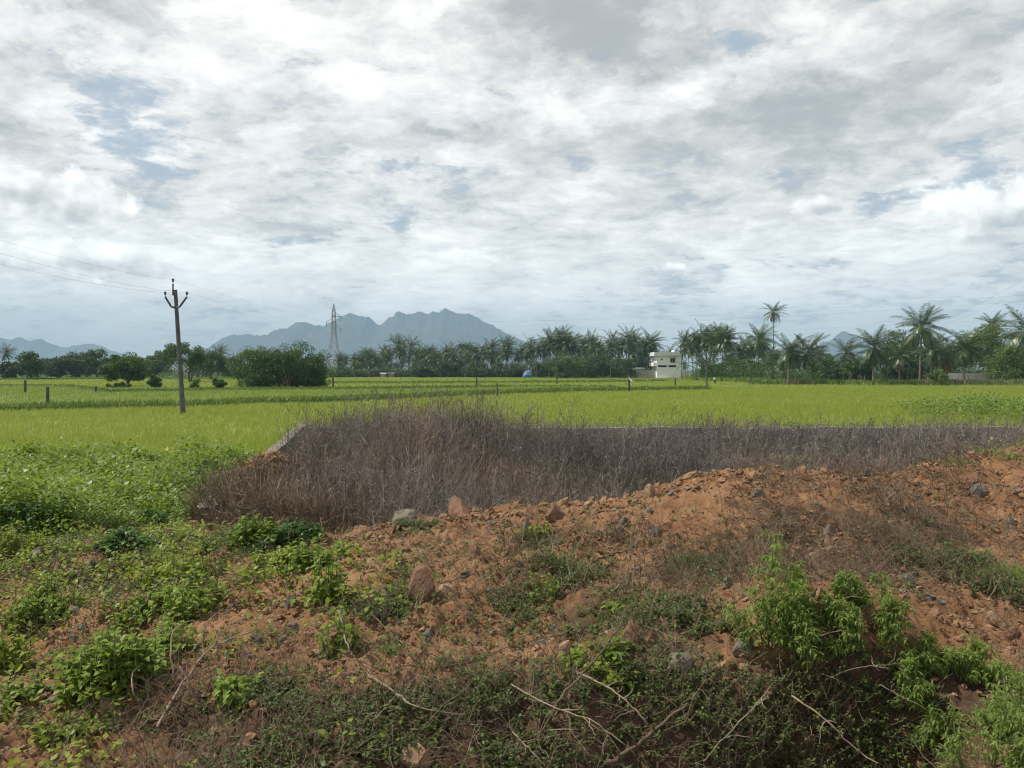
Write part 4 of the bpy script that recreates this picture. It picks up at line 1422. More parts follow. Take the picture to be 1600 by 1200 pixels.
# lattice tower
td = 282.0
tb = px(521.5, 588, td)
tw = thing('transmission_tower', 'tall grey lattice transmission tower in front of the ridge', 'tower', (tb[0], tb[1], GZ0))
zt = px(522, 475, td)[2]
base = np.array([tb[0], tb[1], GZ0])
H = zt - GZ0


def half_w(z):
    return np.interp(z / H, [0, 0.52, 0.60, 0.90, 1.0], [2.7, 0.95, 0.75, 0.52, 0.08])


mb = MB()
lv = H * np.array([0, 0.11, 0.22, 0.32, 0.42, 0.52, 0.60, 0.67, 0.74, 0.81, 0.88, 0.94, 1.0])
cn = np.array([(-1, -1), (1, -1), (1, 1), (-1, 1)])
for c in cn:
    add_tube(mb, [base + np.array([c[0] * half_w(z), c[1] * half_w(z), z]) for z in lv], 0.085, 4)
mb.build('leg_frame', M['steel'], tw)
mb = MB()
for z0, z1 in zip(lv[:-1], lv[1:]):
    w0, w1 = half_w(z0), half_w(z1)
    for i in range(4):
        a, c = cn[i], cn[(i + 1) % 4]
        pa0, pc1 = base + np.array([*(a * w0), z0]), base + np.array([*(c * w1), z1])
        pc0, pa1 = base + np.array([*(c * w0), z0]), base + np.array([*(a * w1), z1])
        add_tube(mb, [pa0, pc1], 0.055, 3)
        add_tube(mb, [pc0, pa1], 0.055, 3)
        add_tube(mb, [pa1, pc1], 0.05, 3)
mb.build('bracing', M['steel'], tw)
tips = []
for k, (py_, sg) in enumerate([(494.5, 1), (503, -1), (512.5, 1)]):
    z = px(0, py_, td)[2] - GZ0
    w = half_w(z)
    L = 2.55
    mb = MB()
    tip = base + np.array([sg * L, 0, z])
    for s_ in (-1, 1):
        add_tube(mb, [base + np.array([-sg * w, s_ * w, z]), base + np.array([sg * w, s_ * w, z]), tip], 0.075, 4)
        add_tube(mb, [base + np.array([sg * w * 0.9, s_ * w, z + 1.3]), tip], 0.06, 4)
    mb.build('cross_arm', M['steel'], tw)
    mb = MB()
    P = [tip + np.array([0, 0, -0.12 * i]) for i in range(16)]
    v, f = tubes(np.array(P), np.where(np.arange(16) % 2, 0.13, 0.05), 6)
    mb.add(v, f)
    mb.build('insulator_string', M['iron'], tw)
    tips.append(tip - np.array([0, 0, 1.8]))
GT = 'high wires strung from the transmission tower'
far_e = [np.array([150.0, 150.0, 20.9]), np.array([150.0, 150.0, 19.6]), np.array([150.0, 150.0, 15.6])]
for nm, t_, e in zip(('uppermost', 'middle', 'lowest'), tips, far_e):
    wire('%s long wire from the tower sweeping over the palms to the right' % nm, t_, e, 3.2, GT, 0.020)

# ------------------------------------------------------------------ posts in the rice
for x, yb, yt, lab in [(74.5, 635, 604, 'stout dark post on the first bund at the left'), (39.5, 611, 594, 'thin dark post in the second rice strip near the left edge'), (150, 611, 603.5, 'short stub post left of the lone round tree'),
                       (520.5, 606, 589, 'dark post standing below the transmission tower'), (745, 603.5, 589, 'thin dark post right of the tower, before the grey green bushes'), (777, 618, 599, 'thick dark post on the first bund near the middle'),
                       (983, 610, 593, 'dark post on the bund with a white bird perched beside it'), (1055, 601, 590.5, 'thin post in front of the white house')]:
    d = dist_on(yb, -0.05)
    p = px(x, yb, d)
    h = (yb - yt) / F * d
    mb = MB()
    s = 0.075 if d < 80 else 0.10
    mb.add([(p[0] + sx * s * k, p[1] + sy * s * k, z) for z, k in ((-0.6, 1.1), (p[2] + h - 0.05, 0.95), (p[2] + h, 0.7)) for sx, sy in ((-1, -1), (1, -1), (1, 1), (-1, 1))],
           [(0, 1, 5, 4), (1, 2, 6, 5), (2, 3, 7, 6), (3, 0, 4, 7), (4, 5, 9, 8), (5, 6, 10, 9), (6, 7, 11, 10), (7, 4, 8, 11), (8, 9, 10, 11), (3, 2, 1, 0)])
    tag(mb.build('boundary_post', M['post'], loc=(p[0], p[1], -0.6)), lab, 'post', 'boundary posts in the rice')

# white egret beside the post
d = dist_on(599, 0.15)
p = px(985.5, 595, d)
eg = np.random.default_rng(4)
mb = MB()
body = np.array([(0.42, 0, -0.20), (0.26, 0, -0.06), (0.06, 0, 0.06), (-0.10, 0, 0.14), (-0.20, 0, 0.30), (-0.14, 0, 0.46), (-0.20, 0, 0.56), (-0.30, 0, 0.55), (-0.44, 0, 0.51)])
v, f = tubes(p + body, np.array([0.02, 0.11, 0.16, 0.12, 0.05, 0.04, 0.055, 0.03, 0.006]), 8)
mb.add(v, f)
for sy in (-0.05, 0.05):
    v, f = tubes(p + np.array([(0.10, sy, -0.05), (0.06, sy, -0.30), (0.10, sy, -0.62)]), np.array([0.03, 0.014, 0.012]), 5)
    mb.add(v, f)
tag(mb.build('egret', M['shirt'], loc=p), 'small white bird beside the dark post on the bund', 'bird')

# person at the far edge of the rice
d = 150.0
p = px(1117, 598.2, d)
p[2] = -0.55
pr = thing('person', 'person in white shirt and dark trousers in the rice near the white house', 'person', p)


def skin_fig(pts, edges, radii, name, mat, parent, off):
    me = bpy.data.meshes.new(name)
    me.from_pydata([tuple(q) for q in pts], edges, [])
    ob = bpy.data.objects.new(name, me)
    COL.objects.link(ob)
    ob.parent = parent
    me.materials.append(mat)
    md = ob.modifiers.new('skin', 'SKIN')
    sv = me.skin_vertices[0].data
    for i, q in enumerate(radii):
        sv[i].radius = q if isinstance(q, tuple) else (q, q)
        sv[i].use_root = (i == 0)
    md.use_smooth_shade = True
    su = ob.modifiers.new('sub', 'SUBSURF')
    su.levels = su.render_levels = 1
    return ob


J = [(0, 0, 0.95), (0, 0, 1.2), (0, 0, 1.42), (0, 0, 1.52), (0, -0.02, 1.63), (0, 0, 1.73), (-0.19, 0, 1.40), (-0.26, 0.02, 1.12), (-0.22, -0.12, 0.92), (-0.20, -0.16, 0.84),
     (0.19, 0, 1.40), (0.25, 0.02, 1.12), (0.24, -0.06, 0.86), (0.24, -0.08, 0.78), (-0.10, 0, 0.88), (-0.11, -0.02, 0.48), (-0.12, 0.02, 0.08), (-0.12, -0.14, 0.03),
     (0.10, 0, 0.88), (0.13, 0.02, 0.48), (0.14, 0.05, 0.08), (0.14, -0.10, 0.03)]
E = [(0, 1), (1, 2), (2, 3), (3, 4), (4, 5), (2, 6), (6, 7), (7, 8), (8, 9), (2, 10), (10, 11), (11, 12), (12, 13), (0, 14), (14, 15), (15, 16), (16, 17), (0, 18), (18, 19), (19, 20), (20, 21)]
RR = [(0.15, 0.10), (0.15, 0.10), (0.16, 0.10), 0.055, 0.095, 0.085, 0.06, 0.045, 0.036, 0.04, 0.06, 0.045, 0.036, 0.04, 0.095, 0.065, 0.045, 0.035, 0.095, 0.065, 0.045, 0.035]
bd = skin_fig(J, E, RR, 'body', M['skin'], pr, p)
skin_fig([(0, 0, 0.92), (0, 0, 1.2), (0, 0, 1.42), (0, 0, 1.49), (-0.19, 0, 1.40), (-0.25, 0.02, 1.16), (0.19, 0, 1.40), (0.245, 0.02, 1.16)], [(0, 1), (1, 2), (2, 3), (2, 4), (4, 5), (2, 6), (6, 7)],
         [(0.175, 0.125), (0.172, 0.12), (0.18, 0.12), 0.07, 0.08, 0.068, 0.08, 0.068], 'shirt', M['shirt'], pr, p)
skin_fig([(0, 0, 0.97), (-0.10, 0, 0.86), (-0.11, -0.02, 0.48), (-0.12, 0.02, 0.10), (0.10, 0, 0.86), (0.13, 0.02, 0.48), (0.14, 0.05, 0.10)], [(0, 1), (1, 2), (2, 3), (0, 4), (4, 5), (5, 6)],
         [(0.165, 0.118), 0.112, 0.082, 0.066, 0.112, 0.082, 0.066], 'trousers', M['trousers'], pr, p)
skin_fig([(0, 0.02, 1.70), (0, 0.03, 1.76)], [(0, 1)], [0.10, 0.085], 'hair', M['hair'], pr, p)

# ------------------------------------------------------------------ white house
hd = 237.0
hb = px(1044, 590.5, hd)
hs = hd / F                                             # metres per photo pixel there
HZ = -0.5
hz = lambda y: px(0, y, hd)[2]
hx = lambda x: px(x, HY, hd)[0]
house = thing('house', 'two storey white flat roofed house with a dark window and roof tank', 'house', (hb[0], hd, HZ))
x0, x1 = hx(1026.5), hx(1063.5)
mb = MB()
mb.box(x0, x1, hd, hd + 8.5, HZ, hz(572.2) - 0.30)
mb.box(x0, x1, hd, hd + 8.5, hz(572.2) + 0.30, hz(556.2))
mb.box(x0, hx(1028.2), hd, hd + 8.5, hz(572.2) - 0.30, hz(572.2) + 0.30)
mb.box(hx(1042), hx(1044.4), hd, hd + 8.5, hz(572.2) - 0.30, hz(572.2) + 0.30)
mb.box(hx(1057), x1, hd, hd + 8.5, hz(572.2) - 0.30, hz(572.2) + 0.30)
mb.build('wall', M['whitewash'], house)
for a, c in ((1028.2, 1042), (1044.4, 1057)):
    mb = MB()
    mb.box(hx(a), hx(c), hd + 0.35, hd + 0.5, hz(572.2) - 0.32, hz(572.2) + 0.32)
    mb.build('opening', M['dark_gap'], house)
mb = MB()
mb.box(hx(1021.2), hx(1064.6), hd - 0.9, hd + 9.2, hz(556.2) + 0.002, hz(551.4))
mb.box(hx(1021.6), hx(1064.2), hd - 0.86, hd + 9.16, hz(551.4), hz(551.0) + 0.14)
rf = mb.build('roof_slab', M['roof_slab'], house)
mb = MB()
mb.box(hx(1021.2), x0 - 0.01, hd + 0.2, hd + 8.0, hz(571.0) - 0.22, hz(571.0))
mb.box(hx(1021.2), hx(1021.2) + 0.10, hd + 0.2, hd + 8.0, hz(571.0), hz(566.5))
for yy in (0.2, 7.9):
    mb.box(hx(1021.2) + 0.1, x0 - 0.01, hd + yy, hd + yy + 0.1, hz(571.0), hz(566.5))
mb.build('balcony', M['whitewash'], house)
mb = MB()
wa, wb, wc, we = hx(1047.6), hx(1054.4), hz(566.2), hz(560.0)
for s in ((wa - 0.12, wa, wc - 0.12, we + 0.12), (wb, wb + 0.12, wc - 0.12, we + 0.12), (wa, wb, wc - 0.12, wc), (wa, wb, we, we + 0.12), ((wa + wb) / 2 - 0.04, (wa + wb) / 2 + 0.04, wc, we)):
    mb.box(s[0], s[1], hd - 0.10, hd - 0.01, s[2], s[3])
wf = mb.build('window', M['boundary_wall'], house)
mb = MB()
mb.box(wa, wb, hd - 0.05, hd - 0.015, wc, we)
mb.build('pane', M['glass_dark'], wf)
mb = MB()
mb.box(wa - 0.3, wb + 0.3, hd - 0.65, hd - 0.02, we + 0.14, we + 0.26)
mb.build('sunshade', M['roof_slab'], house)
mb = MB()
vx, vz = hx(1034), hz(561.5)
th = np.linspace(0, 2 * pi, 13)[:-1]
mb.add([(vx + 0.27 * math.cos(t), hd - 0.05, vz + 0.27 * math.sin(t)) for t in th] + [(vx + 0.27 * math.cos(t), hd - 0.01, vz + 0.27 * math.sin(t)) for t in th],
       [(i, (i + 1) % 12, 12 + (i + 1) % 12, 12 + i) for i in range(12)])
mb.add([(vx + 0.27 * math.cos(t), hd - 0.05, vz + 0.27 * math.sin(t)) for t in th], [list(range(12))])
mb.build('vent', M['dark_gap'], house)
for xx in (1036.5, 1049.5):
    mb = MB()
    mb.box(hx(xx) - 0.10, hx(xx) + 0.10, hd - 0.10, hd - 0.002, HZ, hz(574.5))
    mb.build('pilaster', M['whitewash'], house)
mb = MB()
mb.box(x0 - 0.3, x1 + 0.9, hd - 0.9, hd - 0.11, HZ - 0.1, HZ + 0.28)
mb.build('plinth', M['pale_wall'], house)
mb = MB()
tc_ = np.array([hx(1055.5), hd + 3.0, hz(551.0) + 0.14])
P = tc_ + np.array([(0, 0, 0), (0, 0, 0.55), (0, 0, 0.62), (0, 0, 0.68)])
v, f = tubes(P, np.array([0.62, 0.60, 0.45, 0.18]), 14)
mb.add(v, f)
tk = mb.build('water_tank', M['whitewash'], rf, smooth=True)

# sheds, walls and fence at the grove edge
gw = thing('boundary_wall', 'grey boundary wall joining the left side of the white house', 'wall', (hx(990), hd + 2, HZ))
mb = MB()
mb.box(hx(973), hx(1026), hd + 2.0, hd + 2.25, HZ - 0.1, hz(578.5))
mb.build('wall_panel', M['boundary_wall'], gw)
for xx in np.linspace(973.5, 1020, 7):
    mb = MB()
    mb.box(hx(xx) - 0.16, hx(xx) + 0.16, hd + 1.9, hd + 1.998, HZ - 0.1, hz(577.6))
    mb.build('pier', M['boundary_wall'], gw)
sh = thing('tin_shed', 'low shed with a pale tin roof behind the grey boundary wall', 'shed', (hx(998), hd + 6, HZ))
mb = MB()
mb.add([(hx(984), hd + 3.5, hz(577.4)), (hx(1012), hd + 3.5, hz(577.0)), (hx(1014), hd + 9.5, hz(574.2)), (hx(986), hd + 9.5, hz(574.6)),
        (hx(984), hd + 3.5, hz(577.4) + 0.06), (hx(1012), hd + 3.5, hz(577.0) + 0.06), (hx(1014), hd + 9.5, hz(574.2) + 0.06), (hx(986), hd + 9.5, hz(574.6) + 0.06)],
       [(3, 2, 1, 0), (4, 5, 6, 7), (0, 1, 5, 4), (1, 2, 6, 5), (2, 3, 7, 6), (3, 0, 4, 7)])
mb.build('roof', M['tin'], sh)
mb = MB()
mb.box(hx(986), hx(1010), hd + 4.2, hd + 9.0, HZ, hz(577.6) - 0.08)
mb.build('wall', M['dark_gap'], sh)

for i, (xa, xb, yt, yr, lab) in enumerate([(593, 603, 584.5, 582.2, 'small shed with a pale roof among the palms, left of two'), (605, 616, 584.0, 581.5, 'small shed with a pale roof among the palms, right of two')]):
    d = 258.0 + i * 4
    a, c = px(xa, yt, d), px(xb, yt, d)
    ridge_z = px(0, yr, d)[2]
    o = thing('shed', lab, 'shed', ((a[0] + c[0]) / 2, d, HZ), None)
    mb = MB()
    mb.box(a[0] + 0.3, c[0] - 0.3, d + 0.3, d + 3.3, HZ, a[2] - 0.02)
    mb.build('wall', M['boundary_wall'], o)
    mb = MB()
    mb.add([(a[0], d, a[2]), (c[0], d, a[2]), (c[0], d + 1.8, ridge_z), (a[0], d + 1.8, ridge_z), (c[0], d + 3.6, a[2]), (a[0], d + 3.6, a[2])], [(0, 1, 2, 3), (3, 2, 4, 5), (0, 3, 5), (1, 4, 2)][:2])
    mb.add([(a[0], d, a[2]), (a[0], d + 1.8, ridge_z), (a[0], d + 3.6, a[2]), (c[0], d, a[2]), (c[0], d + 1.8, ridge_z), (c[0], d + 3.6, a[2])], [(0, 1, 2), (3, 5, 4)])
    mb.build('roof', M['tin'], o)

# blue tarp tent
d = 250.0
a = px(825, 587.5, d)
o = thing('tarp_tent', 'small blue tarpaulin tent at the foot of the grove', 'tent', (a[0], d, HZ))
mb, mp = MB(), MB()
xs = np.linspace(-8.2, 8.2, 13) * d / F
ys = np.linspace(-1.7, 1.7, 7)
gxx, gyy = np.meshgrid(xs, ys)
zz = (2.35 * np.clip(1 - np.abs(gxx / xs[-1]) ** 2.2, 0, 1) ** 0.6) * (1 - 0.18 * np.abs(gyy / 1.7)) + 0.08 * np.sin(gxx * 5 + gyy * 3)
zz[0] *= 0.25
zz[-1] *= 0.25
ii = np.arange(gxx.size).reshape(gxx.shape)
mb.add(np.stack([gxx + a[0], gyy + d, zz + HZ + 0.25], -1), np.stack([ii[:-1, :-1], ii[:-1, 1:], ii[1:, 1:], ii[1:, :-1]], -1).reshape(-1, 4))
mb.build('cover', M['tarp'], o, smooth=True)
xs2 = np.linspace(-8.2, 3.0, 10) * d / F
top_ = 2.35 * np.clip(1 - np.abs(xs2 / xs[-1]) ** 2.2, 0, 1) ** 0.6 + HZ + 0.30
add_tube(mp, np.stack([xs2 + a[0], np.full(10, d - 1.55), top_ * 0.9 + 0.1], -1), 0.10, 5)
mp.build('rope_edge', M['tarp_pale'], o)

# white wall and stake fence on the right
d = 150.0
ww = thing('white_wall', 'long whitish boundary wall behind the stake fence on the right', 'wall', (px(1540, HY, d)[0], d, HZ))
for i, (xa, xb, mat) in enumerate([(1482, 1546, 'pale_wall'), (1546, 1640, 'boundary_wall')]):
    a, c = px(xa, 583, d), px(xb, 583, d)
    mb = MB()
    mb.box(a[0], c[0] - 0.01, d + 0.4 * i, d + 0.25 + 0.4 * i, HZ, a[2] - 0.1 * i)
    mb.build('wall_panel', M[mat], ww)
fn = thing('stake_fence', 'rough fence of wooden stakes along the edge of the rice under the right hand palms', 'fence', (px(1400, HY, 136)[0], 136, HZ))
r = np.random.default_rng(12)
xs = np.r_[np.linspace(1222, 1400, 40), np.linspace(1405, 1640, 52)] + r.normal(size=92) * 1.4
for x in xs:
    d = np.interp(x, [1220, 1640], [142, 131]) + r.normal() * 0.3
    a = px(x, HY, d)
    h = r.uniform(1.0, 2.1)
    mb = MB()
    add_tube(mb, [(a[0], d, HZ), (a[0] + r.normal() * 0.07, d, HZ + h * 0.5), (a[0] + r.normal() * 0.14, d + r.normal() * 0.1, HZ + h)], [0.085, 0.075, 0.055], 5)
    mb.build('stake', M['stake'], fn)
for k, z in enumerate((0.55, 1.05)):
    mb = MB()
    P = np.array([(px(x, HY, np.interp(x, [1220, 1640], [142, 131]))[0], np.interp(x, [1220, 1640], [141.9, 130.9]) - 0.06, HZ + z + 0.1 * math.sin(x * 0.3)) for x in np.linspace(1222, 1640, 60)])
    add_tube(mb, P, 0.022, 4)
    mb.build('rail', M['stake'], fn)
#PART4
# ------------------------------------------------------------------ stones on the heap
def ico(sub):
    t = (1 + 5 ** 0.5) / 2
    v = [(-1, t, 0), (1, t, 0), (-1, -t, 0), (1, -t, 0), (0, -1, t), (0, 1, t), (0, -1, -t), (0, 1, -t), (t, 0, -1), (t, 0, 1), (-t, 0, -1), (-t, 0, 1)]
    f = [(0, 11, 5), (0, 5, 1), (0, 1, 7), (0, 7, 10), (0, 10, 11), (1, 5, 9), (5, 11, 4), (11, 10, 2), (10, 7, 6), (7, 1, 8), (3, 9, 4), (3, 4, 2), (3, 2, 6), (3, 6, 8), (3, 8, 9), (4, 9, 5), (2, 4, 11), (6, 2, 10), (8, 6, 7), (9, 8, 1)]
    v = [np.array(p) / np.linalg.norm(p) for p in v]
    for _ in range(sub):
        cache, nf = {}, []

        def mid(a, c):
            k = (min(a, c), max(a, c))
            if k not in cache:
                q = v[a] + v[c]
                v.append(q / np.linalg.norm(q))
                cache[k] = len(v) - 1
            return cache[k]
        for a, c, e in f:
            x, y, z = mid(a, c), mid(c, e), mid(e, a)
            nf += [(a, x, z), (c, y, x), (e, z, y), (x, y, z)]
        f = nf
    return np.array(v), np.array(f)


ICO0, ICO1, ICO3 = ico(0), ico(1), ico(3)


def stone(x, yb, wpx, hpx, mat, label, seed, facets=7, sink=0.45, cat='stone', name='stone'):
    """a chipped rock: sphere cut by random planes, roughened, set into the ground"""
    r = np.random.default_rng(seed)
    g = ground(x, yb)
    w, h = 0.92 * wpx / F * g[1], 0.88 * hpx / F * g[1]
    V, f = ICO3
    V = V.copy()
    for i in range(facets):
        n = rand_like(r, 1)[0]
        n[2] = abs(n[2]) * 0.8
        n = n / np.linalg.norm(n)
        c = r.uniform(0.34, 0.74)
        dd = V @ n - c
        V = V - np.outer(np.maximum(dd, 0) * 0.93, n)
    V = V + V * (0.10 * (fbm(V[:, 0] * 7 + seed, V[:, 1] * 7 + V[:, 2] * 6.1, 2) - 0.5))[:, None]
    V = V + V * (0.09 * (fbm(V[:, 0] * 3 + seed, V[:, 1] * 3 + V[:, 2] * 2.3, 3) - 0.5))[:, None] * 2
    a = r.uniform(0, pi)
    ext = V.max(0) - V.min(0)
    V = V / ext * np.array([w, w * r.uniform(0.65, 0.95), h * (1 + sink)])
    tz = r.normal() * 0.18
    V[:, 2] += V[:, 0] * tz
    V[:, 2] -= V[:, 2].min() + h * sink
    V = V + g + np.array([0, w * 0.25, 0])
    mb = MB().add(V, f)
    return tag(mb.build(name, M[mat], loc=g), label, cat, 'stones on the heap')


ST = [(650, 940, 56, 54, 'stone_red', 'large three sided reddish rock in the middle of the heap'),
      (702, 935, 44, 22, 'stone_tan', 'flat tan slab of rock lying right of the large reddish rock'),
      (716, 806, 42, 32, 'stone_red', 'rounded reddish rock against the foot of the dry brush'),
      (632, 822, 46, 26, 'stone_grey', 'pale tilted slab at the edge of the dry brush'),
      (1015, 776, 24, 22, 'stone_tan', 'pinkish rounded stone on the crest of the heap'),
      (822, 838, 18, 24, 'stone_grey', 'upright grey stone in a green tuft just below the crest'),
      (744, 872, 20, 28, 'stone_tan', 'pointed tan stone standing left of the green tuft'),
      (802, 868, 26, 20, 'stone_red', 'orange lump of earth right of the pointed tan stone'),
      (1166, 1022, 46, 34, 'stone_grey', 'dark grey boulder under the feathery green plants'),
      (1057, 1052, 46, 30, 'stone_grey', 'pale grey angular rock on the lower slope'),
      (987, 1008, 34, 36, 'stone_red', 'brown rounded rock, left of a touching pair low on the slope'),
      (1021, 1018, 38, 36, 'stone_red', 'brown rounded rock, right of a touching pair low on the slope'),
      (885, 1024, 30, 22, 'stone_tan', 'tan lumpy stone left of the brown rock pair'),
      (636, 1082, 34, 36, 'stone_red', 'dark reddish rock under the long pale stick'),
      (652, 1203, 58, 36, 'stone_tan', 'pale broken stone at the bottom edge of the photo'),
      (450, 950, 24, 18, 'stone_dark', 'round dark grey stone left of the upright leafy stems'),
      (135, 920, 22, 13, 'stone_dark', 'smooth bluish dark stone among the left hand stones'),
      (62, 902, 26, 24, 'stone_red', 'brown stone at the centre of the left hand stone pile'),
      (40, 898, 20, 22, 'stone_tan', 'tan stone at the left end of the left hand stone pile'),
      (88, 898, 24, 20, 'stone_tan', 'tan stone at the right end of the left hand stone pile'),
      (50, 876, 26, 18, 'stone_grey', 'grey stone at the back of the left hand stone pile'),
      (138, 898, 22, 26, 'stone_grey', 'mossy grey brown stone right of the left hand stone pile'),
      (332, 806, 34, 18, 'stone_white', 'white broken slab at the corner of the dry brush'),
      (300, 829, 22, 14, 'stone_red', 'brown brick end under the grey fallen branch'),
      (265, 840, 20, 15, 'stone_tan', 'tan stone beside the grey fallen branch'),
      (178, 822, 24, 12, 'stone_grey', 'grey slab on the bare patch in the weeds'),
      (1154, 935, 20, 26, 'stone_tan', 'rounded tan stone left of the tallest feathery plant'),
      (1138, 920, 20, 18, 'stone_grey', 'small grey stone above the rounded tan stone'),
      (1284, 936, 22, 18, 'stone_tan', 'tan stone between the feathery plants'),
      (1424, 914, 26, 18, 'stone_dark', 'dark grey stone above the right hand feathery plants'),
      (1298, 836, 22, 16, 'stone_grey', 'pale grey stone at the middle of the brown litter patch'),
      (1294, 856, 16, 20, 'stone_tan', 'small upright tan stone just below the pale grey one in the litter'),
      (1360, 744, 24, 12, 'stone_dark', 'dark stone on the right hand crest'),
      (1188, 776, 26, 17, 'stone_grey', 'grey stone half buried in the orange crest'),
      (1530, 775, 30, 18, 'stone_dark', 'dark rock in the orange earth at the right, below the crest'),
      (1582, 822, 20, 18, 'stone_dark', 'small dark rock near the right edge'),
      (1568, 982, 36, 24, 'stone_tan', 'tan rock on the gravelly slope at the right edge'),
      (1588, 996, 26, 18, 'stone_red', 'reddish rock just below the tan one at the right edge'),
      (1525, 762, 22, 15, 'stone_red', 'reddish lump on the right hand crest slope'),
      (560, 955, 40, 24, 'stone_red', 'bright orange clod left of the large reddish rock'),
      (418, 1060, 26, 18, 'stone_tan', 'buff stone on the lower left slope'),
      (670, 1002, 24, 20, 'stone_dark', 'dark hollow looking stone below the large reddish rock'),
      (805, 1082, 18, 20, 'stone_tan', 'small orange tan stone in the twigs on the lower slope'),
      (540, 1130, 20, 16, 'stone_red', 'reddish stone among the lower weeds'),
      (730, 1150, 26, 18, 'stone_tan', 'tan stone below the end of the long pale stick'),
      (868, 813, 44, 24, 'stone_red', 'brown overhanging lump on the crest at the left hump'),
      (975, 822, 20, 16, 'stone_grey', 'small grey stone beside the dark stick near the crest'),
      (1020, 838, 22, 12, 'stone_grey', 'flat grey stone right of the dark stick near the crest'),
      (165, 1110, 32, 16, 'stone_tan', 'buff flat stone in the shade of the tall dark leafy plant'),
      (115, 1005, 18, 12, 'stone_grey', 'small pale stone left of the tall dark leafy plant')]
for i, s in enumerate(ST):
    stone(*s, seed=700 + i, facets=9 + i % 5)

# gravel and clods: uncountable
r = np.random.default_rng(41)


def scatter_px(n, x0=-20, x1=1620, y0=740, y1=1200, dens=None):
    """random foot points on the visible slope, denser where dens(x,y) says"""
    X = r.uniform(-7.5, 8.5, n * 4)
    Y = r.uniform(3.0, 11.0, n * 4)
    k = np.abs(X / Y) < 0.70
    X, Y = X[k], Y[k]
    p = dens(X, Y)
    k = r.random(len(X)) < p
    return X[k][:n], Y[k][:n]


def to_px(X, Y, Z):
    return X / Y * F + 800, HY + (CZ - Z) / Y * F


def rocks(name, label, mat, X, Y, size, seed):
    r = np.random.default_rng(seed)
    Z = terrain(X, Y)
    V, f = ICO1
    n, m = len(X), len(V)
    W = V[None] * (1 + (r.random((n, m)) - 0.5)[:, :, None] * 0.75)
    sc3 = size[:, None] * r.uniform(0.6, 1.3, (n, 3)) * np.array([1.1, 1.0, 0.75])
    W = W * sc3[:, None]
    W[:, :, 2] += (W[:, :, 0] * (r.normal(size=n) * 0.3)[:, None])
    W = W + np.stack([X, Y, Z + size * 0.12], -1)[:, None]
    ff = (f[None] + (np.arange(n) * m)[:, None, None]).reshape(-1, 3)
    mb = MB().add(W.reshape(-1, 3), ff)
    return tag(mb.build(name, M[mat], smooth=False), label=label, kind='stuff')


def dn(X, Y):
    c = fbm(X * 1.8 + 7, Y * 1.8, 3)
    return np.clip((c - 0.30) * 2.2, 0.06, 1) * sstep(11.0, 9.5, Y) * np.clip((7.0 / Y) ** 0.5, 0, 1)


X, Y = scatter_px(24000, dens=dn)
rocks('gravel', 'loose orange clods and gravel over the heap', 'clod', X, Y, 0.005 + 0.024 * r.random(len(X)) ** 3.6, 42)
X, Y = scatter_px(1500, dens=lambda X, Y: np.clip(fbm(X * 1.2 + 3, Y * 1.2 + 9, 3) - 0.2, 0, 1))
rocks('gravel', 'scattered grey brown chips of stone on the heap', 'stone_grey', X, Y, 0.008 + 0.030 * r.random(len(X)) ** 2.5, 43)
# crumbly crest line
cx = r.uniform(560, 1620, 1300)
cy = np.interp(cx, [c[0] for c in CREST], [c[1] for c in CREST])
cd = np.interp(cx, [c[0] for c in CREST], [c[2] for c in CREST]) + r.normal(size=1300) * 0.25
rocks('gravel', 'crumbs of earth along the crest of the heap', 'clod', (cx - 800) / F * cd, cd, 0.012 + 0.05 * r.random(1300) ** 3, 44)

X, Y = -5.3 + r.normal(size=700) * 0.42, 17.0 + r.normal(size=700) * 0.55
rocks('gravel', 'loose orange clods dumped over the side wall of the plot', 'clod', X, Y, 0.015 + 0.07 * r.random(700) ** 3, 45)


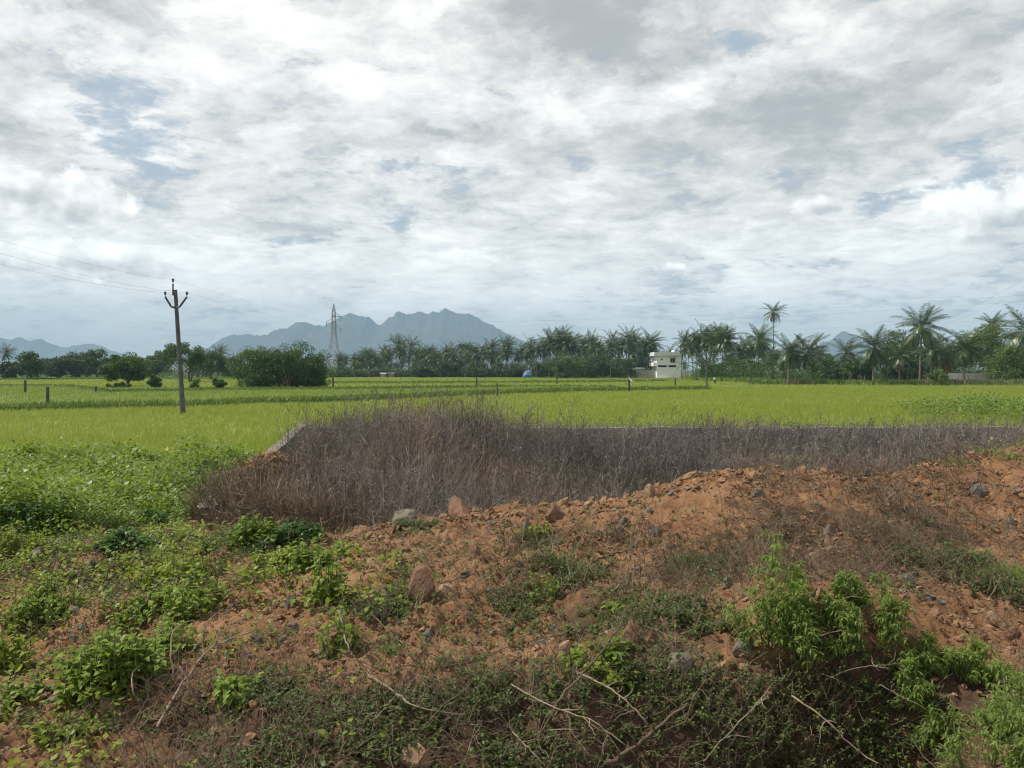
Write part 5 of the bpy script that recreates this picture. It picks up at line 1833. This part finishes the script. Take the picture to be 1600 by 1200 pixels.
# ------------------------------------------------------------------ plants on the heap
def plant(x, yb, wpx, hpx, kind, label, seed, name=None, lean=(0, 0), dens=1.0, dz=0.0):
    r = np.random.default_rng(seed)
    g = ground(x, yb)
    d = g[1]
    q_ = 1.22 if kind in ('heart', 'yellow', 'big') else 1.0
    w, h = q_ * wpx / F * d, q_ * hpx / F * d
    nm, cat, mat = dict(heart=('herb_plant', 'plant', 'herb'), yellow=('herb_plant', 'plant', 'herb_yellow'), dark=('leafy_bush', 'bush', 'herb_dark'), feather=('feathery_plant', 'plant', 'feather'),
                        creep=('creeper', 'plant', 'creeper'), grass=('grass_tuft', 'grass tuft', 'feather'), big=('leafy_bush', 'bush', 'herb'))[kind]
    o = thing(name or nm, label, cat, g, 'green plants on the heap')
    ms, ml = MB(), MB()
    if kind in ('heart', 'yellow'):
        n_p = max(2, int(w / 0.055 * dens))
        for i in range(n_p):
            ox, oy = r.normal() * w * 0.24, r.normal() * w * 0.16
            k = math.exp(-(ox / (w * 0.5)) ** 2)
            zz = float(terrain(g[0] + ox, d + oy))
            herb(ms, ml, g[0] + ox, d + oy, zz, h * r.uniform(0.7, 1.1) * (0.55 + 0.45 * k), 0.13, 6, 9, 0.066, 0.056, r, True, 0.45, lean, 0.10)
    elif kind in ('dark', 'big'):
        n_s = int((40 if kind == 'dark' else 44) * dens)
        for i in range(n_s):
            ox, oy = r.normal() * w * 0.24, r.normal() * w * 0.18
            zz = float(terrain(g[0] + ox, d + oy))
            k = math.exp(-(ox / (w * 0.52)) ** 2 - (oy / (w * 0.5)) ** 2)
            herb(ms, ml, g[0] + ox, d + oy, zz, h * (0.45 + 0.55 * k) * r.uniform(0.8, 1.1), 0.10 + w * 0.06, 4, 12, 0.075 * (1 if d < 9 else 1.25), 0.062, r, False, 0.3, lean, 0.25)
    elif kind == 'feather':
        n_s = int(max(6, w / 0.046) * dens)
        for i in range(n_s):
            ox, oy = r.normal() * w * 0.20, r.normal() * w * 0.12
            zz = float(terrain(g[0] + ox * 0.6, d + oy)) - 0.02
            hh = h * r.uniform(0.35, 1.12) * math.exp(-(ox / (w * 0.6)) ** 2)
            tip = np.array([g[0] + ox * 1.5 + lean[0] * hh, d + oy * 1.6 - 0.05 + lean[1] * hh, zz + hh])
            root = np.array([g[0] + ox * 0.6, d + oy, zz])
            t = np.linspace(0, 1, 6)[:, None]
            path = root + (tip - root) * t + np.array([ox * 0.3, -0.1 * hh, 0.05 * hh]) * np.sin(t * pi)
            v, f = tubes(path, np.linspace(0.006, 0.002, 6), 3)
            ms.add(v, f)
            nb = 9
            tb_ = np.linspace(0.18, 0.98, nb)
            for q in tb_:
                c = root + (tip - root) * q + np.array([ox * 0.3, -0.1 * hh, 0.05 * hh]) * math.sin(q * pi)
                for _ in range(2):
                    bd = unit(rand_like(r, 1)[0] * np.array([1, 1, 0.3]) + np.array([0, 0, 0.55]))
                    bl = hh * 0.26 * (1.12 - q) + 0.05
                    m_ = 11
                    s = np.linspace(0.15, 1, m_)
                    b = c + bd * (bl * s)[:, None] - np.array([0, 0, 1.0]) * (bl * 0.30 * s ** 2)[:, None]
                    dd = unit(bd * 0.35 + rand_like(r, m_) * 0.75 + np.array([0, 0, -0.35]))
                    k_ = min(1.0, max(0.6, d / 5.2))
                    put_leaves(ml, b, dd, r.uniform(0.030, 0.060, m_) * k_, 0.0115 * k_, fold=0.1, droop=0.35)
    elif kind == 'creep':
        n_p = int(80 * dens * max(0.5, w * 2.0))
        for i in range(n_p):
            ox, oy = r.normal() * w * 0.27, r.normal() * w * 0.27
            zz = float(terrain(g[0] + ox, d + oy))
            herb(ms, ml, g[0] + ox, d + oy, zz, h * r.uniform(0.25, 0.85), 0.16, 3, 11, 0.032, 0.020, r, False, 0.2, lean, 0.25)
    elif kind == 'grass':
        n_b = int(220 * dens)
        b = np.stack([g[0] + r.normal(size=n_b) * w * 0.2, d + r.normal(size=n_b) * w * 0.14, np.zeros(n_b)], -1)
        b[:, 2] = terrain(b[:, 0], b[:, 1]) - 0.01
        dd = unit(np.stack([r.normal(size=n_b) * 0.55 + (b[:, 0] - g[0]) / w * 1.3, r.normal(size=n_b) * 0.4, np.ones(n_b)], -1))
        L = h * r.uniform(0.5, 1.1, n_b)
        t = np.linspace(0, 1, 5)
        P = b[:, None] + dd[:, None] * (L[:, None] * t)[:, :, None] - np.array([0, 0, 1.0]) * (L[:, None] * 0.30 * t ** 2.2)[:, :, None] + (dd * np.array([1, 1, 0]))[:, None] * (L[:, None] * 0.35 * t ** 2)[:, :, None]
        v, f = ribbons(P, np.linspace(0.007, 0.001, 5)[None].repeat(n_b, 0), unit(np.cross(dd, rand_like(r, n_b))))
        ml.add(v, f)
    if ms.n:
        ms.build('stem', M['dry_weed' if kind == 'creep' else 'stem'], o)
    ml.build('foliage', M[mat], o)
    return o


PLN = [(58, 835, 120, 74, 'dark', 'large dark leafy bush in the weeds near the left edge'),
       (14, 872, 60, 60, 'yellow', 'bright leafy clump at the left edge below the large dark bush'),
       (50, 985, 110, 62, 'heart', 'broad leaved patch above the bare earth at the left edge'),
       (8, 1050, 56, 82, 'yellow', 'yellow green leaves cut off by the left edge of the photo'),
       (262, 912, 130, 56, 'yellow', 'wide yellow green patch of drooping leaves on the left slope'),
       (288, 962, 110, 54, 'heart', 'mid green leafy patch just below the wide yellow green patch'),
       (182, 1078, 105, 98, 'big', 'tall plant with big rounded leaves on the lower left slope'),
       (205, 975, 30, 46, 'heart', 'thin upright leafy stem behind the tall round leaved plant'),
       (266, 1020, 56, 54, 'heart', 'leafy clump right of the tall round leaved plant, beside the bent pale stick'),
       (36, 1096, 38, 30, 'heart', 'small round seedling alone on the bare earth at lower left'),
       (96, 1148, 34, 34, 'heart', 'small bright seedling on the bare earth near the bottom left'),
       (142, 1130, 26, 18, 'heart', 'flat bright seedling right of the small bright seedling'),
       (228, 826, 80, 40, 'dark', 'dark leafy bush left of the grey fallen branch'),
       (196, 862, 76, 44, 'dark', 'dark leafy bush in front of the one beside the fallen branch'),
       (304, 782, 70, 40, 'big', 'spreading bush at the edge of the weeds left of the plot corner'),
       (316, 752, 60, 36, 'dark', 'dark bush at the foot of the plot side wall'),
       (402, 858, 76, 48, 'big', 'leafy bush at the left foot of the dry brush'),
       (462, 846, 90, 40, 'dark', 'dark low bush along the foot of the dry brush'),
       (478, 886, 80, 50, 'heart', 'green leafy clump below the dark low bush'),
       (430, 880, 40, 36, 'yellow', 'yellow green clump between the leafy bush and the green leafy clump'),
       (512, 946, 48, 78, 'heart', 'upright column of leaves on the middle left slope'),
       (522, 1026, 40, 64, 'heart', 'leafy stems hanging over the hollow below the upright column'),
       (605, 955, 84, 46, 'creep', 'dark creeping weed left of the large reddish rock'),
       (852, 842, 40, 26, 'heart', 'small bright tuft beside the upright grey stone'),
       (838, 858, 60, 26, 'creep', 'creeping green below the upright grey stone'),
       (850, 936, 26, 50, 'heart', 'single leafy sprig on the middle of the slope'),
       (892, 900, 120, 44, 'creep', 'creeping weed spread right of the leafy sprig'),
       (808, 950, 90, 40, 'creep', 'straggly creeping weed left of the leafy sprig'),
       (652, 826, 70, 16, 'creep', 'dark small leaved weed between the two stones by the dry brush'),
       (1205, 1002, 120, 160, 'feather', 'tallest feathery green plant with three plumes on the right slope'),
       (1268, 1006, 110, 74, 'feather', 'low arching feathery plant right of the tallest one'),
       (1322, 1002, 70, 82, 'feather', 'middle feathery plant over the dark bank'),
       (1386, 1004, 86, 112, 'feather', 'right hand feathery plant with pale plumes above the bank'),
       (1322, 930, 30, 44, 'feather', 'small thin sprig behind the middle feathery plant'),
       (1548, 1215, 190, 150, 'feather', 'big feathery bush filling the bottom right corner'),
       (1590, 1130, 120, 110, 'feather', 'feathery bush at the right edge above the corner bush'),
       (1462, 1055, 60, 46, 'feather', 'small feathery spray on the slope right of the bank'),
       (1418, 1098, 44, 60, 'feather', 'feathery spray hanging down the dark bank'),
       (1445, 1160, 60, 60, 'feather', 'feathery spray at the left side of the corner bush'),
       (1528, 1060, 80, 56, 'feather', 'feathery growth behind the corner bush'),
       (1565, 922, 110, 56, 'creep', 'creeping green mat on the slope at the right edge'),
       (1586, 908, 40, 46, 'grass', 'yellow green grass tuft at the right edge'),
       (1490, 727, 70, 18, 'grass', 'low green grass tuft on the right hand crest'),
       (1580, 713, 60, 16, 'grass', 'green grass tuft on the crest at the right edge'),
       (612, 1022, 28, 18, 'grass', 'tiny yellow green grass tuft on the bare middle slope'),
       (940, 1062, 40, 34, 'yellow', 'small bright yellow green plant among the twigs'),
       (905, 1040, 34, 26, 'heart', 'small green plant left of the bright yellow green one'),
       (955, 1020, 26, 30, 'heart', 'leafy shoot left of the brown rock pair'),
       (975, 955, 26, 24, 'heart', 'small leafy shoot in the middle of the creeping weeds'),
       (430, 1090, 40, 34, 'creep', 'small green clump on the lower left slope'),
       (385, 1090, 46, 42, 'heart', 'leafy clump right of the twisted root'),
       (1060, 960, 130, 44, 'creep', 'creeping weed spread left of the tallest feathery plant'),
       (1010, 1080, 120, 50, 'creep', 'creeping weed under the pale grey angular rock'),
       (880, 1110, 130, 50, 'creep', 'dark creeping weed on the lower middle slope'),
       (760, 1090, 60, 60, 'creep', 'dark green trailing weed right of the long pale stick'),
       (470, 1160, 160, 50, 'creep', 'dark weed mat along the bottom left of the middle'),
       (1130, 1160, 140, 90, 'creep', 'dark narrow leaved weeds at the left of the dark bank'),
       (790, 1195, 90, 50, 'creep', 'dark weeds at the bottom edge near the pale broken stone'),
       (690, 1095, 60, 34, 'creep', 'weeds under the long pale stick'),
       (600, 1140, 120, 40, 'creep', 'sparse weeds left of the pale broken stone'),
       (1240, 1185, 120, 70, 'creep', 'dark weeds at the foot of the dark bank'),
       (1282, 1085, 100, 46, 'creep', 'dark weeds hanging on the left part of the dark bank', 0),
       (1355, 1120, 90, 50, 'creep', 'dark weeds hanging on the middle of the dark bank', 0),
       (1400, 1170, 110, 50, 'creep', 'dark weeds at the foot of the bank beside the corner bush', 0),
       (1320, 1195, 120, 60, 'creep', 'dark weeds at the bottom edge under the dark bank', 0),
       (1490, 880, 120, 34, 'creep', 'sparse green creeper on the right hand slope'),
       (1100, 890, 110, 34, 'creep', 'sparse green creeper above the tallest feathery plant')]
for i, p_ in enumerate(PLN):
    plant(*p_[:6], seed=900 + i)

# thin uncountable ground weeds between them
r = np.random.default_rng(52)


def wn(X, Y):
    Z = terrain(X, Y, False)
    u, v = to_px(X, Y, Z)
    g = 0.7 * np.exp(-((u - 930) / 210) ** 2 - ((v - 970) / 110) ** 2)
    g = g + 0.55 * np.exp(-((u - 610) / 90) ** 2 - ((v - 940) / 60) ** 2)
    g = g + 0.6 * sstep(1030, 1140, v) * sstep(280, 420, u) * sstep(1260, 1150, u)
    g = g + 0.4 * np.exp(-((u - 1480) / 150) ** 2 - ((v - 900) / 70) ** 2)
    g = g + 0.9 * sstep(960, 880, v) * sstep(480, 330, u)
    g = g + 0.25 * sstep(540, 420, u)
    c = fbm(X * 2.6 + 1, Y * 2.6 + 4, 3)
    return np.clip(g * np.clip((c - 0.38) * 5, 0, 1), 0, 1) * sstep(10.5, 9.8, Y)


X, Y = scatter_px(11000, dens=wn)
weed_mass('weeds', 'thin small leaved weeds creeping over the heap', M['creeper'], X, Y, r.uniform(0.03, 0.13, len(X)), 12, 0.030, 53, zf=lambda x, y: terrain(x, y))
X, Y = scatter_px(3400, dens=lambda a, c: np.clip(wn(a, c) * 1.5, 0, 1) * (fbm(a * 1.7 + 6, c * 1.7, 3) > 0.47) * sstep(0.0, -1.0, a + 0.1 * c))
weed_mass('weeds', 'brighter leafy seedlings over the left slope', M['herb_yellow'], X, Y, r.uniform(0.05, 0.24, len(X)), 12, 0.048, 54, zf=lambda x, y: terrain(x, y))


# ------------------------------------------------------------------ dry twigs, roots and branches
def litter(name, label, mat, n, dens, seed, h=(0.04, 0.22), lay=0.5, rad=0.0022, twigs=3):
    rr = np.random.default_rng(seed)
    X, Y = scatter_px(n, dens=dens)
    n = len(X)
    b = np.stack([X, Y, terrain(X, Y) + 0.005], -1)
    d = unit(rand_like(rr, n) * np.array([1, 1, 0.35]) + np.array([0, 0, 1.0]) * np.abs(rr.normal(size=(n, 1))) * (1 - lay))
    d[:, 2] = np.abs(d[:, 2]) + 0.05
    L = rr.uniform(*h, n) * 1.6
    bend = rand_like(rr, n) * 0.18
    t = np.linspace(0, 1, 5)
    P = b[:, None] + d[:, None] * (L[:, None] * t)[:, :, None] + bend[:, None] * (L[:, None] * np.sin(t * pi))[:, :, None]
    P = P + rr.normal(size=P.shape) * (L * 0.03)[:, None, None] * (t > 0)[None, :, None]
    mb = MB()
    v, q = tubes(P, np.maximum(rad, Y * 0.0004)[:, None] * np.linspace(1, 0.4, 5)[None], 3)
    mb.add(v, q)
    for _ in range(twigs):
        i = rr.integers(1, 4, n)
        c = P[np.arange(n), i]
        td = unit(d * 0.7 + rand_like(rr, n))
        tl = L * rr.uniform(0.2, 0.5, n)
        Q = c[:, None] + td[:, None] * (tl[:, None] * np.linspace(0, 1, 3))[:, :, None] + rr.normal(size=(n, 3, 3)) * (tl * 0.05)[:, None, None] * np.array([0, 1, 1])[None, :, None]
        v, q = tubes(Q, np.maximum(rad * 0.7, Y * 0.0003)[:, None] * np.linspace(1, 0.4, 3)[None], 3)
        mb.add(v, q)
    return tag(mb.build(name, M[mat], smooth=False), label=label, kind='stuff')


def dl(X, Y):
    Z = terrain(X, Y, False)
    u, v = to_px(X, Y, Z)
    g = np.exp(-((u - 1340) / 260) ** 2 - ((v - 840) / 75) ** 2)
    g = g + 0.7 * np.exp(-((u - 960) / 150) ** 2 - ((v - 900) / 80) ** 2)
    g = g + 1.0 * sstep(1020, 1110, v) * sstep(100, 260, u) * sstep(1480, 1400, u)
    g = g + 0.20
    return np.clip(g * np.clip((fbm(X * 2.1 + 5, Y * 2.1, 3) - 0.34) * 4, 0.05, 1), 0, 1) * np.clip(0.15 + sstep(1100, 1260, u) + sstep(815, 880, v), 0, 1) * sstep(10.8, 9.8, Y)


litter('dry_weeds', 'dead brown weed stalks and roots matted over the heap', 'dry_weed', 12000, dl, 61)
litter('dry_weeds', 'dark dead stalks in the litter patch on the right', 'twig_dark', 7000, dl, 62, (0.05, 0.24), 0.3)


def thorn(X, Y):
    Z = terrain(X, Y, False)
    u, v = to_px(X, Y, Z)
    return np.clip(0.9 * np.exp(-((u - 1000) / 190) ** 2 - ((v - 1130) / 70) ** 2) + 0.35 * np.exp(-((u - 260) / 110) ** 2 - ((v - 1110) / 60) ** 2) + 0.3 * np.exp(-((u - 880) / 200) ** 2 - ((v - 930) / 70) ** 2), 0, 1)


litter('thorn_twigs', 'tangle of pale crooked thorn twigs at the foot of the slope', 'twig_pale', 900, thorn, 63, (0.16, 0.45), 0.5, 0.0018, 6)


def branch(pts, r0, r1, mat, label, seed, twigs=5, lift=None, name='branch', tw=0.3):
    """a real stick: photo pixels give ground points, lift gives height over them in metres"""
    r = np.random.default_rng(seed)
    n = len(pts)
    G = np.array([ground(min(max(x, -10), 1610), min(y, 1198)) for x, y in pts])
    lf = np.array(lift if lift is not None else [0.03] * n, float)
    # a lifted point keeps its sight line
    out = []
    for g, l in zip(G, lf):
        k = l / max(0.2, CZ - g[2])
        out.append(np.array([g[0], g[1], g[2]]) * (1 - k) + np.array([0, 0, CZ]) * k)
    out = np.array(out)
    m_ = n * 5
    s = np.linspace(0, n - 1, m_)
    i0 = np.clip(s.astype(int), 0, n - 2)
    f_ = (s - i0)[:, None]
    p0, p1 = out[np.maximum(i0 - 1, 0)], out[i0]
    p2, p3 = out[i0 + 1], out[np.minimum(i0 + 2, n - 1)]
    P = 0.5 * (2 * p1 + (p2 - p0) * f_ + (2 * p0 - 5 * p1 + 4 * p2 - p3) * f_ ** 2 + (3 * p1 - p0 - 3 * p2 + p3) * f_ ** 3)
    P = P + r.normal(size=P.shape) * r0 * 0.42 + np.cumsum(r.normal(size=P.shape), 0) * r0 * 0.22
    o = thing(name, label, 'branch', P[0])
    mb = MB()
    add_tube(mb, P, np.linspace(r0, r1, m_) * r.uniform(0.88, 1.12, m_), 6)
    mb.build('stick', M[mat], o, smooth=True)
    if twigs:
        Lt = np.linalg.norm(P[-1] - P[0])
        for k in range(twigs):
            j = int(r.uniform(0.2, 0.95) * (m_ - 2))
            T = unit(P[j + 1] - P[j])
            d = unit(T * 0.7 + rand_like(r, 1)[0] * 0.9 + np.array([0, 0, 0.35]))
            L = Lt * r.uniform(0.15, 0.45) * tw * 2
            t = np.linspace(0, 1, 6)[:, None]
            Q = P[j] + d * L * t + rand_like(r, 1)[0] * L * 0.15 * np.sin(t * pi) + r.normal(size=(6, 3)) * L * 0.022 * (t > 0)
            mt = MB()
            add_tube(mt, Q, np.linspace(r1 * 0.9 + 0.0012, 0.0012, 6), 4)
            mt.build('twig', M[mat], o)
    return o


BR = [([(245, 1140), (290, 1068), (335, 1012), (402, 984)], 0.013, 0.005, 'twig_pale', 'straight pale stick sloping up to the right from the twisted root', 4, [0.05, 0.10, 0.14, 0.16]),
      ([(274, 1068), (266, 1020), (272, 990), (300, 975)], 0.008, 0.004, 'twig_pale', 'pale bent stick arching over beside the twisted root', 1, [0.05, 0.2, 0.26, 0.24]),
      ([(318, 1010), (322, 985), (336, 964), (352, 956)], 0.006, 0.003, 'twig_pale', 'thin arched pale stem above the straight pale stick', 1, [0.03, 0.14, 0.2, 0.2]),
      ([(220, 1104), (207, 1080), (208, 1055), (230, 1034)], 0.007, 0.003, 'twig_pale', 'hooked pale stick at the foot of the tall round leaved plant', 1, [0.03, 0.12, 0.16, 0.14]),
      ([(222, 1145), (262, 1110), (292, 1076), (278, 1046)], 0.018, 0.010, 'twig_dark', 'twisted dark root on the lower left slope', 4, [0.02, 0.05, 0.10, 0.16]),
      ([(575, 1055), (612, 1088), (655, 1113), (728, 1126)], 0.011, 0.004, 'twig_pale', 'long pale stick lying across the lower middle slope', 4, [0.05, 0.05, 0.05, 0.04]),
      ([(843, 1154), (880, 1092), (918, 1050), (962, 996), (984, 948)], 0.011, 0.004, 'twig_dark', 'long brown stick rising up the middle of the slope', 7, [0.06, 0.12, 0.14, 0.16, 0.16]),
      ([(950, 1206), (1000, 1158), (1072, 1096)], 0.017, 0.009, 'twig_dark', 'thick red brown stick near the bottom of the slope', 5, [0.16, 0.18, 0.20]),
      ([(628, 1042), (720, 1040), (812, 1008), (905, 990)], 0.006, 0.003, 'twig_dark', 'thin dark stem running level across the middle of the slope', 6, [0.05, 0.10, 0.12, 0.08]),
      ([(690, 1030), (745, 1052), (790, 1055), (850, 1045)], 0.005, 0.002, 'twig_dark', 'thin dark stem drooping under the level one', 6, [0.06, 0.08, 0.08, 0.06]),
      ([(900, 1050), (950, 1078), (985, 1105), (1012, 1146)], 0.007, 0.003, 'twig_pale', 'pale crooked twig crossing the thick red brown stick', 6, [0.10, 0.16, 0.20, 0.18]),
      ([(800, 1072), (870, 1105), (935, 1140), (968, 1180)], 0.006, 0.003, 'twig_pale', 'pale crooked twig falling toward the bottom of the photo', 7, [0.06, 0.14, 0.18, 0.2]),
      ([(1238, 1090), (1285, 1128), (1340, 1172), (1372, 1204)], 0.008, 0.004, 'twig_pale', 'pale twig hanging down in front of the dark bank', 4, [0.06, 0.14, 0.18, 0.2]),
      ([(1250, 1024), (1278, 1002), (1300, 994), (1332, 990)], 0.005, 0.003, 'twig_pale', 'thin pale twig arching over the top of the dark bank', 2, [0.04, 0.08, 0.08, 0.04]),
      ([(1290, 1065), (1330, 1062), (1370, 1052), (1412, 1044)], 0.005, 0.003, 'twig_pale', 'thin pale twig lying level across the dark bank', 4, [0.05, 0.07, 0.07, 0.05]),
      ([(1375, 1088), (1405, 1094), (1430, 1105), (1456, 1120)], 0.004, 0.002, 'twig_pale', 'short pale twig beside the hanging feathery spray', 2, [0.05, 0.06, 0.06, 0.05]),
      ([(956, 838), (970, 826), (984, 813)], 0.020, 0.013, 'twig_dark', 'short thick dark stick just below the crest', 2, [0.03, 0.06, 0.08]),
      ([(928, 878), (950, 868), (985, 858)], 0.016, 0.010, 'twig_dark', 'dark root lying below the short thick stick', 6, [0.03, 0.05, 0.04]),
      ([(246, 832), (300, 826), (338, 818), (352, 830), (366, 838)], 0.024, 0.018, 'twig_pale', 'grey fallen branch left of the dry brush', 5, [0.05, 0.10, 0.16, 0.12, 0.04]),
      ([(530, 955), (540, 1000), (552, 1030), (566, 1045)], 0.009, 0.004, 'twig_pale', 'pale dead stem beside the upright column of leaves', 3, [0.14, 0.10, 0.06, 0.03]),
      ([(575, 955), (605, 985), (630, 1010), (640, 1022)], 0.007, 0.004, 'twig_dark', 'dark pair of stems sloping down from the orange clod', 4, [0.08, 0.08, 0.05, 0.03]),
      ([(690, 912), (735, 898), (775, 884), (800, 858)], 0.008, 0.003, 'twig_dark', 'long thin dark stem behind the flat tan slab', 4, [0.04, 0.08, 0.10, 0.12]),
      ([(1360, 826), (1368, 800), (1385, 782), (1400, 770)], 0.007, 0.003, 'twig_pale', 'forked pale twig standing in the brown litter patch', 5, [0.02, 0.16, 0.24, 0.26]),
      ([(1100, 1205), (1135, 1150), (1180, 1105), (1200, 1088)], 0.006, 0.003, 'twig_pale', 'pale thorn twig left of the dark bank', 7, [0.12, 0.22, 0.26, 0.26]),
      ([(800, 1155), (830, 1175), (850, 1200)], 0.006, 0.003, 'twig_pale', 'short pale twig at the bottom edge of the middle', 4, [0.12, 0.16, 0.16]),
      ([(650, 806), (625, 780), (600, 760)], 0.008, 0.004, 'dry_weed', 'fan of dead pale stems above the tilted slab', 9, [0.05, 0.35, 0.55])]
for i, (pts, r0, r1, mat, lab, tw, lift) in enumerate(BR):
    branch(pts, r0 * 0.75, r1 * 0.7, mat, lab, 1200 + i, tw, lift)

# ------------------------------------------------------------------ haze: even pale air over the whole plain
mb = MB()
mb.box(-4600, 4600, -250, 6450, -1.8, 440)
m, b, out = new_mat('haze')
pv = b.node('ShaderNodeVolumePrincipled')
pv.inputs['Color'].default_value = (0.48, 0.74, 1.0, 1)
pv.inputs['Density'].default_value = 0.00019
pv.inputs['Anisotropy'].default_value = 0.0
b.t.links.new(pv.outputs[0], out.inputs['Volume'])

tag(mb.build('haze', m), label='pale blue air over the plain', kind='stuff')
